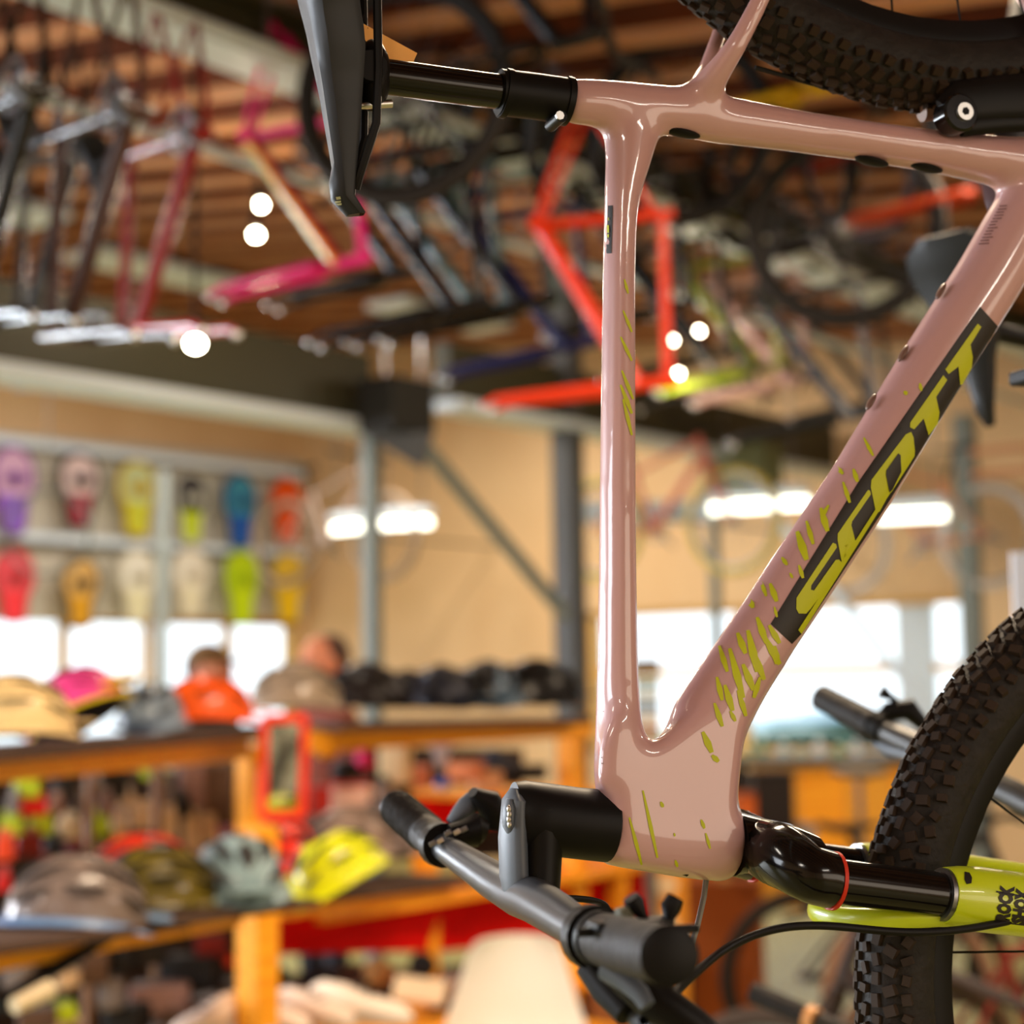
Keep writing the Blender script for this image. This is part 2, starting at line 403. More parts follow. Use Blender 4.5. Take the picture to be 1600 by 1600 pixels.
# seat stays
ptube(fr, [(1082,176,60,.032,.0),(1096,146,58,.030,.008),(1118,118,48,.024,.022),(1150,72,40,.018,.036),(1184,8,38,.015,.042),(1230,-90,34,.014,.05),(1300,-260,34,.014,.058)])
ptube(fr, [(1082,170,56,.03,0),(1092,140,46,.024,-.012),(1104,108,34,.018,-.034),(1126,45,32,.015,-.044),(1165,-60,30,.014,-.05),(1240,-250,30,.014,-.058)])
fm = fr.mesh('frame_raw', None)
raw = bpy.data.objects.new('frame_raw', fm); COL.objects.link(raw)
rm = raw.modifiers.new('r', 'REMESH'); rm.mode = 'VOXEL'; rm.voxel_size = 0.0024
sm = raw.modifiers.new('s', 'SMOOTH'); sm.factor = .5; sm.iterations = 110
dg = bpy.context.evaluated_depsgraph_get(); ev = raw.evaluated_get(dg)
me = bpy.data.meshes.new_from_object(ev); me.name = 'frame'
bpy.data.objects.remove(raw)
me.materials.clear(); me.materials.append(M_pink); me.shade_smooth()
frame = bpy.data.objects.new('frame', me); COL.objects.link(frame); frame.parent = bike
bmt = bmesh.new(); bmt.from_mesh(me); bvh = BVHTree.FromBMesh(bmt); bmt.free()

Rot = Matrix((BX, BY, Vector((0, 0, 1))))       # world -> local rows
camL = Rot @ (CP-BO)
def dirL(px, py): return (Rot @ (P(px, py, 1.0)-CP)).normalized()

def decal(name, polys, m, parent, off=.0005, step=6, tree=None, label=None):
    """flat print laid on the paint: outlines drawn as the print lies on the tube"""
    tree = tree or bvh
    bm = bmesh.new()
    for poly in polys:
        vs = [bm.verts.new((x, y, 0)) for x, y in poly]
        try: f = bm.faces.new(vs)
        except ValueError: continue
    bmesh.ops.triangulate(bm, faces=bm.faces[:], ngon_method='EAR_CLIP')
    for _ in range(7):
        es = [e for e in bm.edges if e.calc_length() > step*1.6]
        if not es: break
        bmesh.ops.subdivide_edges(bm, edges=es, cuts=1)
        bmesh.ops.triangulate(bm, faces=[f for f in bm.faces if len(f.verts) > 3])
    dead = []
    for v in bm.verts:
        h, nrm, i, d = tree.ray_cast(camL, dirL(v.co.x, v.co.y))
        if h is None or nrm.y > -.12: dead.append(v)
        else: v.co = h+nrm*off
    bmesh.ops.delete(bm, geom=dead, context='VERTS')
    bmesh.ops.recalc_face_normals(bm, faces=bm.faces)
    me = bpy.data.meshes.new(name); bm.to_mesh(me); bm.free(); me.shade_smooth(); me.materials.append(m)
    o = bpy.data.objects.new(name, me); COL.objects.link(o); o.parent = parent
    if label: o['label'] = label
    return o
Z7 = lambda pts: [(1200+x*.325, 480+y*.325) for x, y in pts]
decal('name_band', [[(1531,479),(1559,510),(1440,700),(1380,797),(1317,892),(1252,990),(1237,1006),(1204,975),(1260,884),(1340,755),(1420,650),(1480,560)]], M_blackdecal, frame, .0004, 5, label='black band behind the lime letters')
S_ = [(310,1133),(135,1398),(133,1450),(145,1472),(180,1472),(200,1450),(352,1250),(350,1225),(338,1213),(322,1215),(218,1362),(203,1358),(205,1338),(328,1155),(325,1140)]
C_ = [(478,880),(333,1090),(332,1120),(353,1238),(368,1232),(420,1140),(398,1048),(402,1030),(492,900),(488,882)]
O_ = [(685,600),(660,612),(495,832),(492,868),(515,985),(532,982),(578,898),(592,884),(700,715),(702,690),(696,625)]
Oh = [(622,703),(565,785),(563,805),(578,890),(592,876),(635,790),(633,712)]
T1 = [(840,328),(682,555),(680,578),(700,587),(745,535),(768,615),(812,560),(820,505),(805,432),(858,350)]
T2 = [(1005,80),(850,300),(865,322),(912,285),(920,372),(932,368),(975,290),(980,240),(970,180),(1022,95)]
decal('name_lettering', [Z7(p) for p in (S_, C_, O_, T1, T2)], M_lime_d, frame, .0009, 5, label='lime block lettering SCOTT')
decal('name_lettering', [Z7(Oh)], M_blackdecal, frame, .0014, 4, label='black hole of the letter O')
decal('name_lettering', [[(1246,984),(1251,990),(1391,768),(1387,764)]], M_lime_d, frame, .0009, 4, label='thin lime pinstripe')
st = []
A6 = lambda x, y: (950+x*.40625, 550+y*.40625)
A5 = lambda x, y: (560+x*.35, 1200+y*.35)
A4 = lambda x, y: (700+x*.1875, 380+y*.1875)
def stroke(f, k, x0, y0, x1, y1, w_):
    p, q = f(x0, y0), f(x1, y1); d = Vector((q[0]-p[0], q[1]-p[1])); L = max(d.length, 1); n_ = Vector((-d.y, d.x))/L*w_*k*.42
    mx, my = (p[0]*.45+q[0]*.55)+n_.x*.5, (p[1]*.45+q[1]*.55)+n_.y*.5
    n_ = n_*1.15
    st.append([(p[0]-n_.x*.4, p[1]-n_.y*.4), (p[0]+n_.x*.7, p[1]+n_.y*.7), (mx+n_.x, my+n_.y), (q[0]+n_.x*.8, q[1]+n_.y*.8), (q[0]-n_.x*.6, q[1]-n_.y*.6), (mx-n_.x*1.6, my-n_.y*1.6)])
for s_ in [(1140,150,1150,165,14),(1200,120,1205,150,12),(985,330,1020,400,12),(945,450,960,500,16),(880,440,905,470,14),(905,500,930,580,14),(820,600,845,690,22),(850,590,820,640,14),(765,650,790,740,16),(730,690,765,800,26),(670,790,690,820,14),(700,850,710,870,10),(735,820,750,870,14),(590,880,610,940,14),(625,890,650,960,20),(545,950,560,985,20),(640,980,650,1020,10),(575,1020,610,1120,22),(500,1080,530,1160,22),(540,1070,575,1230,26),(600,1090,660,1200,24),(640,1130,650,1200,24),(430,1130,460,1230,18),(470,1140,520,1330,24),(520,1200,560,1300,24),(420,1250,440,1340,18),(450,1280,480,1380,22),(500,1300,530,1400,18),(410,1350,440,1440,18),(365,1460,400,1540,22),(400,1550,425,1575,18),(470,1380,490,1420,14),(560,1150,600,1260,22),(620,1050,660,1120,20),(585,1250,560,1330,18)]:
    stroke(A6, .40625, *s_)
for s_ in [(1270,100,1335,400,14),(1210,220,1265,430,14),(1350,150,1360,175,14),(1530,230,1545,270,14),(1550,290,1570,360,12),(1410,290,1412,305,8),(1415,410,1425,440,12)]:
    stroke(A5, .35, *s_)
for s_ in [(1470,300,1500,420,20),(1460,560,1530,740,22),(1440,780,1530,980,24),(1450,1060,1540,1300,26),(1440,1180,1530,1420,30),(1460,1300,1530,1600,26)]:
    stroke(A4, .1875, *s_)
stuff(decal('paint_streaks', st, M_lime_d, frame, .0005, 6, label='lime brush streaks'))
decal('tube_label', [[(943,322),(958,321),(956,396),(941,396)]], M_blackdecal, frame, .0005, 5, label='small black label on the top tube')
decal('tube_label', [[(944,340),(953,340),(953,345),(944,345)],[(944,350),(947,350),(947,362),(944,362)],[(950,352),(953,352),(953,364),(950,364)],[(943,368),(953,366),(953,371),(943,373)]], M_lime_d, frame, .001, 3, label='lime marks on the black label')
# rows of tiny dark print near the upper end of the down tube
tp = []
rr = random.Random(3)
for k in range(13):
    y = 322+k*4.9; x = 1562-k*2.7; w_ = rr.uniform(10, 17)
    tp.append([(x, y), (x+w_, y-1), (x+w_, y+.7), (x, y+1.8)])
decal('small_print', tp, cm(110, 78, 74), frame, .0006, 4, label='tiny dark print')
decal('small_print', [[(936+rr.uniform(0, 4), 1075+k*9), (941+rr.uniform(0, 3), 1075+k*9), (941, 1077+k*9), (937, 1077+k*9)] for k in range(14)], cm(120, 90, 90), frame, .0006, 3)

# rubber plugs and bottle bosses
for (px, py, a) in [(1066, 208, 5), (1362, 252, 6), (1447, 262, 6)]:
    MB().ell(Q(px, py, .004), (.016, .007, .0035), 14, 8, Euler((0, R(a+2), 0)).to_matrix()).build('frame_plug', M_black, frame)
for (px, py) in [(1470, 455), (1411, 552), (1361, 628)]:
    MB().ell(Q(px, py, .006), (.0022, .0045, .0085), 10, 8, Euler((0, R(32), 0)).to_matrix()).build('bottle_boss', cm(96, 66, 52, .4), frame)
# pivot and shock link on the seat tube
p = Q(1497, 178, .034)
MB().tube([p+Vector((0, .012, 0)), p+Vector((0, -.004, 0)), p+Vector((0, -.006, 0))], [.0165, .0165, .0145], 28).build('pivot_collar', M_gloss, bike)
MB().tube([p+Vector((.002, -.004, -.0)), p+Vector((.002, -.0085, 0))], [.0085, .0075], 20).build('pivot_bolt', M_alu, bike, label='silver pivot bolt')
MB().tube([p+Vector((.002, -.0086, 0)), p+Vector((.002, -.0089, 0))], [.0035, .0035], 6).build('bolt_socket', M_black, bike)
lk = MB(); pts = QL([(1478,178),(1500,160),(1560,154),(1640,150),(1720,158)], .03)
lk.tube(pts, [(.014, .005), (.019, .006), (.021, .008), (.023, .008), (.024, .008)], 12, side=(0, 1, 0))
lk.tube(QL([(1500,196),(1560,190),(1640,186),(1720,190)], .028), [(.010, .006)]*4, 12, side=(0, 1, 0))
lk.build('shock_link', M_black, bike)
MB().tube(QL([(1440,176),(1475,172)], .0), .008, 12).build('shock_eyelet', cm(120, 92, 74, .5), bike)
MB().tube(QL([(1180,105),(1300,140),(1440,176)], -.01), [.002, .002, .002], 8).build('brake_hose', M_black, bike)

# seatpost, collar, clamp
MB().tube(QL([(888,158),(838,151),(780,144)]), [(.0180, .0180)]*3, 28).build('seat_clamp', M_black, bike)
cl = MB()
for px in (789, 884): cl.tube(QL([(px-4, 145+(px-789)*.13), (px+5, 147+(px-789)*.13)]), .0195, 28)
p = Q(868, 190, .008); cl.tube([p+Vector((0, .012, 0)), p-Vector((0, .014, 0))], .0048, 12); cl.build('clamp_ring', M_black, bike)
MB().tube([p+Vector((-.002, -.0142, 0)), p+Vector((-.002, -.0160, 0))], .0036, 8).build('clamp_bolt', M_alu, bike, label='bright clamp bolt')
MB().tube(QL([(800,146),(700,133),(605,120),(575,117)]), [.0136]*4, 28).build('seatpost', M_gloss, bike)
sh = MB()
c0 = Q(582, 118)
sh.ell(c0, (.014, .020, .028), 16, 10); sh.tube([c0+Vector((-.006, .022, 0)), c0+Vector((-.006, -.022, 0))], .012, 16)
sh.build('saddle_clamp', M_black, bike)
for s in (-1, 1):
    MB().tube([Q(560, -110)+Vector((.0, .022*s, 0)), Q(578, -20)+Vector((0, .022*s, 0)), Q(580, 118)+Vector((0, .022*s, 0)), Q(578, 205)+Vector((0, .02*s, 0)), Q(556, 280)+Vector((0, .012*s, 0)), Q(552, 300)+Vector((0, .008*s, 0))], .0035, 8).build('saddle_rail', M_black, bike)
MB().tube([c0+Vector((-.012, -.004, -.026)), c0+Vector((.014, -.004, -.022))], .0032, 10).build('clamp_bolt', M_alu, bike, label='bright clamp bolt')

def saddle_mesh(mb, nose, tail, T, wdt=.070, n=22, m=18):
    """nose and tail on the saddle's crown line, T = direction away from the rider (under side)"""
    ax = (tail-nose); L = ax.length; ax.normalize(); T = (T-ax*T.dot(ax)).normalized(); Sd = ax.cross(T)
    W = [(0, .006), (.03, .011), (.12, .015), (.30, .021), (.48, .034), (.62, .052), (.76, .066), (.88, .070), (.96, .060), (1, .036)]
    def wv(t):
        for (a, x), (b, y) in zip(W, W[1:]):
            if a <= t <= b: q = (t-a)/(b-a); q = q*q*(3-2*q); return (x+(y-x)*q)*wdt/.07
        return W[-1][1]
    o = len(mb.v)
    for i in range(n+1):
        t = i/n; w_ = wv(t); c = nose+ax*L*t+T*(.006*math.sin(math.pi*t) + (.010 if t < .02 else 0)-.012*max(0, t-.75)*4*(1 if t > .75 else 0))
        dep = .006+.034*min(1, t/.42)
        for k in range(m):
            q = 2*math.pi*k/m; s_ = math.sin(q); co = math.cos(q)
            x = math.copysign(abs(co)**.75, co)*w_
            y = -abs(s_)**.8*.010+.010*(abs(co)**3) if s_ < 0 else (dep*(.35+.65*abs(co)**.6))*abs(s_)**.5
            gro = .005*math.exp(-(x/.010)**2) if (s_ < 0 and t > .12) else 0
            mb.v.append(c+Sd*x+T*(y+gro))
    for i in range(n):
        for k in range(m):
            k2 = (k+1) % m
            mb.f.append((o+i*m+k, o+i*m+k2, o+(i+1)*m+k2, o+(i+1)*m+k))
    mb.f.append(tuple(o+k for k in range(m))[::-1]); mb.f.append(tuple(o+n*m+k for k in range(m)))
M_saddle = mat('saddle_cover', (0.014, 0.0145, 0.016), 0.45, spec=.22)
sa = MB(); nose = Q(541, 338); tail = Q(432, -250); saddle_mesh(sa, nose, tail, Vector((1, -.12, .05)))
sd = sa.build('saddle', M_saddle, bike)
b2 = bmesh.new(); b2.from_mesh(sd.data); sbvh = BVHTree.FromBMesh(b2); b2.free()
decal('saddle_mark', [[(525,308),(532,307),(533,311),(526,312)],[(524,314),(533,313),(533,316),(524,317)],[(524,318),(534,317),(534,320),(525,321)]], M_alu, sd, .0006, 3, tree=sbvh, label='tiny silver mark')

# unidentified orange piece, modelled as a card on a string
tgt = thing('orange_piece', 'light orange piece of unclear kind behind the black saddle', 'tag', BO, BRZ)
MB().prism([(557,37),(566,36),(652,83),(645,99),(598,97),(578,76)], -.016, -.0145, lambda x, y, d: Q(x, y, d)).build('card', cm(238, 172, 92, .6), tgt, False)
MB().tube([Q(575, 45, -.015), Q(566, 30, -.018), Q(572, 10, -.021)], .0008, 6).build('string', M_black, tgt)

# head spacer and stem
stem = MB()
stem.tube(QL([(951,1291),(900,1286),(845,1279),(815,1276),(800,1275)]), [(.0274, .0278), (.0270, .0265), (.0270, .0245), (.0272, .023), (.0255, .018)], 28, side=(0, 1, 0))
stem.tube(QL([(842,1262),(841,1320),(839,1370),(834,1412)]), [(.020, .0235), (.0178, .0235), (.0172, .0240), (.018, .026)], 22, side=(0, 1, 0))
stem.build('stem', M_black, bike)
cap = MB(); cap.tube(QL([(806,1232),(804,1250),(801,1310),(803,1370),(811,1400),(818,1412)], .003), [(.004, .006), (.0085, .017), (.0095, .0205), (.0095, .0205), (.0100, .021), (.009, .020)], 18, side=(0, 1, 0))
cap.build('stem_faceplate', M_grey, bike, label='slate grey strip on the stem')
tc = MB(); tc.tube([Q(796,1248,.012), Q(795,1262,.012), Q(795,1290,.012), Q(796,1303,.012)], [(.002, .004), (.0045, .0075), (.0045, .0075), (.002, .004)], 14, side=(0, 1, 0)); tc.build('top_cap', M_grey, bike)
for k in range(4):
    MB().ell(Q(795+(k % 2), 1264+k*8, .021), (.0018, .0018, .0028), 8, 6).build('cap_mark', M_alu, bike)

# handlebar with grips
hb = MB()
barpts = [(1040,1492,.365),(990,1482,.30),(942,1468,.235),(900,1448,.17),(865,1425,.10),(835,1407,.035),(810,1398,-.02),(775,1378,-.09),(733,1350,-.16),(695,1325,-.225),(655,1296,-.30),(622,1264,-.37)]
bp = [Q(*b) for b in barpts]
hb.tube(bp, [.0112]*2+[.012, .0135, .0155, .0165, .0165, .0155, .0135, .012, .0112, .0112], 20)
hb.build('handlebar', mat('bar_grey', (0.030, 0.032, 0.037), .36, spec=.4), bike)
def grip(a, b, far=False):
    d = (b-a); L = d.length; pts = []; rad = []
    n = 52 if far else 8
    for i in range(n+1):
        t = i/n; pts.append(a+d*t)
        base = .0165
        if far: base += .0016*(1 if i % 2 else 0)*(t > .25)
        rad.append(base)
    g = MB().tube(pts, rad, 24).build('grip', M_rub, bike, True)
    MB().tube([b, b+d.normalized()*.004, b+d.normalized()*.006], [.0172, .0172, .013], 24).build('bar_plug', M_black, bike)
    MB().tube([a-d.normalized()*.008, a+d.normalized()*.002], [.0178, .0178], 24).build('lock_ring', M_black, bike)
    return g
grip(bp[2], bp[0]+(bp[0]-bp[1]).normalized()*.004)
grip(bp[9]+(bp[10]-bp[9])*.25, bp[11], True)
# brake clamp, shifter and lever: near side
def levers(c, dirb, flip):
    d = dirb.normalized(); e = MB(); e.tube([c-d*.009, c+d*.009], .0205, 20)
    e.tube([c+Vector((-.004, 0, -.016)), c+Vector((.004, -.012, -.030)), c+d*.02*flip+Vector((.012, -.01, -.044))], [.010, .012, .009], 12)
    e.build('brake_clamp', M_black, bike)
    lv = MB(); s = c+Vector((.004, 0, -.026))
    lv.tube([s, s+d*.022*flip+Vector((.012, 0, -.018)), s+d*.055*flip+Vector((.028, 0, -.034)), s+d*.085*flip+Vector((.040, 0, -.040))], [(.006, .008), (.0055, .007), (.005, .006), (.0055, .007)], 12)
    lv.build('brake_lever', M_grey, bike, label='grey brake lever')
nd = (bp[0]-bp[2])
levers(bp[2]-nd.normalized()*.020, nd, 1)
# remote levers above the near grip
c = Q(985, 1452, .27)
sh = MB(); sh.box(c+Vector((0, 0, .002)), (.05, .02, .008)); sh.tube([c+Vector((-.035, 0, .000)), c+Vector((.045, 0, -.002))], .003, 8)
sh.build('remote_clamp', M_black, bike, bevel=.001)
def paddle(pts, w_, m, lab=None):
    MB().tube(QL(pts, .27), [(w_*.55, .005), (w_*.5, .005), (w_, .007), (w_*.8, .006)], 12, side=(0, 1, 0)).build('remote_lever', m, bike, label=lab)
paddle([(1012,1450),(1003,1430),(992,1412),(986,1402)], .0065, M_black)
paddle([(1000,1452),(988,1440),(974,1428),(966,1430)], .0055, cm(78, 76, 60, .5), 'greyish remote lever')
paddle([(1042,1455),(1045,1435),(1048,1418),(1056,1402)], .0068, M_black)
MB().tube([Q(1048,1457,.27), Q(1077,1458,.27)], .0022, 10).build('cable_pin', M_alu, bike, label='bright metal pin')
lvb = MB(); lvb.tube([Q(948,1512,.26), Q(975,1530,.27), Q(1000,1552,.28), Q(1012,1572,.285)], [(.010, .008), (.008, .007), (.006, .006), (.005, .005)], 12)
lvb.build('lever_link', M_grey, bike)
MB().tube([Q(960,1500,.25), Q(1000,1535,.26), Q(1035,1572,.27), (Q(1085,1600,.28)), Q(1130,1640,.28)], [.014, .015, .013, .010, .009], 14).build('lever_body', M_black, bike)
# far clamp and shifter paddles
c = Q(690, 1320, -.235)
e = MB(); e.tube([c-Vector((0, .009, 0)), c+Vector((0, .009, 0))], .0195, 20); e.build('brake_clamp', M_black, bike)
for i, (px, py) in enumerate([(676,1318),(688,1314),(700,1302),(714,1300),(725,1296)]):
    MB().box(Q(px, py, -.205), (.0065, .004, .0045), Euler((0, R(-28), R(-18))).to_matrix()).build('clamp_bolt', (M_steel, M_alu)[i % 2], bike, False, .0008)
MB().tube([Q(703,1306,-.22), Q(728,1302,-.22), Q(745,1296,-.22), Q(757,1300,-.22)], [.010, .012, .015, .010], 14).build('shifter_body', M_black, bike)
pm = MB(); pm.tube([Q(772,1296,-.24), Q(775,1275,-.24), Q(762,1254,-.24), Q(738,1238,-.24)], [(.008, .012), (.013, .014), (.013, .016), (.005, .012)], 14, side=(0, 1, 0)); pm.build('shifter_paddle', M_black, bike)
pm = MB(); pm.tube([Q(702,1284,-.25), Q(718,1272,-.25), Q(732,1258,-.25), Q(738,1242,-.25)], [(.003, .008), (.008, .010), (.010, .010), (.005, .008)], 14, side=(0, 1, 0)); pm.build('thumb_lever', M_grey, bike, label='grey thumb lever')
# hoses
def hose(pts, r=.0026, m=None, name='brake_hose', lab=None):
    cu_ = bpy.data.curves.new(name, 'CURVE'); cu_.dimensions = '3D'; cu_.bevel_depth = r; cu_.bevel_resolution = 3
    sp = cu_.splines.new('NURBS'); sp.points.add(len(pts)-1); sp.order_u = 4; sp.use_endpoint_u = True
    for i, p_ in enumerate(pts): sp.points[i].co = (*p_, 1)
    t_ = bpy.data.objects.new(name, cu_); COL.objects.link(t_)
    me_ = bpy.data.meshes.new_from_object(t_.evaluated_get(bpy.context.evaluated_depsgraph_get())); bpy.data.objects.remove(t_)
    me_.materials.clear(); me_.materials.append(m or M_black); me_.shade_smooth()
    o = bpy.data.objects.new(name, me_); COL.objects.link(o); o.parent = bike
    if lab: o['label'] = lab
    return o
hose([Q(1005,1595,.27), Q(1040,1568,.22), Q(1085,1520,.17), Q(1140,1475,.13), Q(1210,1448,.11), Q(1290,1444,.10), Q(1380,1456,.10), Q(1460,1458,.10), Q(1530,1450,.09), Q(1600,1434,.08)], .0030)
hose([Q(860,1405,.05), Q(880,1403,.04), Q(915,1404,.03), Q(950,1412,.02), Q(952,1436,.02), Q(920,1440,.03), Q(890,1424,.04), Q(868,1408,.05), Q(850,1395,.06)], .0026)
hose([Q(700,1330,-.22), Q(730,1352,-.18), Q(775,1392,-.10), Q(825,1438,-.03)], .0018, M_rub, 'gear_cable')
hose([Q(1000,1350,.0), Q(1020,1356,.01), Q(1045,1350,.01), Q(1075,1362,.01)], .004)
tg = MB(); tg.tube(QL([(1104,1368),(1100,1400),(1090,1445),(1079,1482)], .0), .0024, 6); tg.build('hex_rod', M_steel, bike, label='thin steel rod below the head tube')

# fork
def spl(pts, rad, k=6):
    P_ = [pts[0]*2-pts[1]]+list(pts)+[pts[-1]*2-pts[-2]]; o, r = [], []
    for i in range(1, len(P_)-2):
        for j in range(k):
            t = j/k; a, b, c, d = P_[i-1:i+3]
            o.append(.5*((2*b)+(c-a)*t+(2*a-5*b+4*c-d)*t*t+(3*b-a-3*c+d)*t**3))
            r.append(tuple(x+(y-x)*t for x, y in zip(rad[i-1], rad[i])))
    return o+[pts[-1]], r+[rad[-1]]
fk = MB()
ptube(fk, [(1146,1318,92,.054),(1165,1319,84,.05),(1190,1322,78,.05),(1225,1330,80,.07),(1250,1338,74,.09)])
for c_ in (.066, -.066):
    zz = Vector((0, 0, 0 if c_ > 0 else .008))
    fl_ = lambda v: Vector((v.x, v.y if c_ > 0 else -v.y, v.z))+zz
    fk.tube(*spl([Q(1185,1322,.0), fl_(Q(1225,1340,.045)), fl_(Q(1262,1364,.066)), fl_(Q(1298,1375,.066))], [(.022, .022), (.023, .026), (.0215, .0215), (.0215, .0215)]), 20, side=(0, 1, 0))
fk.build('fork_crown', M_gloss, bike)
fdir = (Q(1480,1399,.066)-Q(1300,1376,.066)).normalized()
lowerL = MB(); 
for c_ in (.066, -.066):
    a = Q(1300,1376,.066); a = Vector((a.x, -c_, a.z+(0 if c_ > 0 else .008)))
    MB().tube([a-fdir*.001, a+fdir*.002], .0222, 28).build('stanchion_seal', cm(190, 45, 20, .5), bike, label='red orange ring at the fork crown')
    MB().tube([a-fdir*.02, a+fdir*.16], .0172, 32).build('stanchion', M_gloss, bike)
    b = a+fdir*.098
    MB().tube([b-fdir*.004, b+fdir*.004], .0205, 28).build('wiper_seal', M_steel, bike)
    lo = MB(); lo.tube([b, b+fdir*.010, b+fdir*.030, b+fdir*.08, b+fdir*.30, b+fdir*.40], [(.0215, .0215), (.0235, .0235), (.0250, .0245), (.0245, .0235), (.021, .020), (.018, .018)], 28, side=(0, 1, 0))
    lo.build('fork_lower', M_lime, bike, label='lime fork leg')
    if c_ > 0: LB = b
# arch joining the two lowers round the front of the tyre
ar = MB(); pts = []; rad = []
for i in range(17):
    t = i/16*math.pi; yv = -.066*math.cos(t)
    lift = math.sin(t)
    pts.append(LB+Vector((0, .066, 0))+Vector((-.088*lift**.8+.018, yv, -.015-.004*lift))); rad.append((.0055, .0085) if 0 < i < 16 else (.009, .012))
ar.tube(pts, rad, 14, side=(0, .1, 1)); 
pts2 = [p_+Vector((.020, 0, .004)) for p_ in pts]; ar.tube(pts2, [(.004, .007)]*17, 10, side=(0, .1, 1))
for i in (4, 6, 8, 10, 12): ar.tube([pts[i], pts2[i]], .0035, 8)
ar.build('fork_arch', M_lime, bike, label='lime fork arch')
# print on the fork leg
lt = MB(); b4 = bmesh.new()
for o in [x for x in bike.children if x.name.startswith('fork_lower')]:
    b4.from_mesh(o.data)
fbvh = BVHTree.FromBMesh(b4); b4.free()
B5 = lambda pts: [(1120+x*.3, 1250+y*.3) for x, y in pts]
decal('fork_print', [B5([(1290,375),(1315,380),(1328,405),(1325,435),(1300,440),(1288,415)])], M_blackdecal, bike, .0005, 3, tree=fbvh, label='small round black mark')
def textdecal(txt, o, ux, uy, size, m, name, parent, tree, off=.0006, label=None):
    """lettering: o origin, ux/uy baseline and cap directions, all in frame pixels on the surface"""
    c = bpy.data.curves.new('t', 'FONT'); c.body = txt; c.size = 1.0; c.resolution_u = 2; c.offset = .07
    t = bpy.data.objects.new('t', c); COL.objects.link(t)
    me_ = bpy.data.meshes.new_from_object(t.evaluated_get(bpy.context.evaluated_depsgraph_get())); bpy.data.objects.remove(t)
    bm = bmesh.new(); bm.from_mesh(me_)
    for v in bm.verts:
        x, y = v.co.x*size, v.co.y*size
        v.co = (o[0]+ux[0]*x+uy[0]*y, o[1]+ux[1]*x+uy[1]*y, 0)
    for _ in range(2):
        es = [e for e in bm.edges if e.calc_length() > 6]
        if es: bmesh.ops.subdivide_edges(bm, edges=es, cuts=1)
    bmesh.ops.triangulate(bm, faces=bm.faces[:]); dead = []
    for v in bm.verts:
        h, nrm, i, d = tree.ray_cast(camL, dirL(v.co.x, v.co.y))
        if h is None: dead.append(v)
        else: v.co = h+nrm*off
    bmesh.ops.delete(bm, geom=dead, context='VERTS')
    bmesh.ops.recalc_face_normals(bm, faces=bm.faces)
    me_.clear_geometry(); bm.to_mesh(me_); bm.free(); me_.materials.clear(); me_.materials.append(m)
    ob = bpy.data.objects.new(name, me_); COL.objects.link(ob); ob.parent = parent
    if label: ob['label'] = label
    return ob
# two stacked words, read from below upwards, black on lime
textdecal('ROCK', (1575, 1440), (.10, -.66), (-.98, -.16), 28, M_blackdecal, 'fork_print', bike, fbvh, label='black word along the lime fork leg')
textdecal('SHOX', (1600, 1444), (.10, -.66), (-.98, -.16), 28, M_blackdecal, 'fork_print', bike, fbvh, label='second black word along the lime fork leg')
decal('fork_print', [[(1556,1392),(1601,1400),(1601,1402.5),(1556,1394.5)],[(1551,1438),(1601,1444),(1601,1446),(1551,1440)]], M_blackdecal, bike, .0006, 4, tree=fbvh)

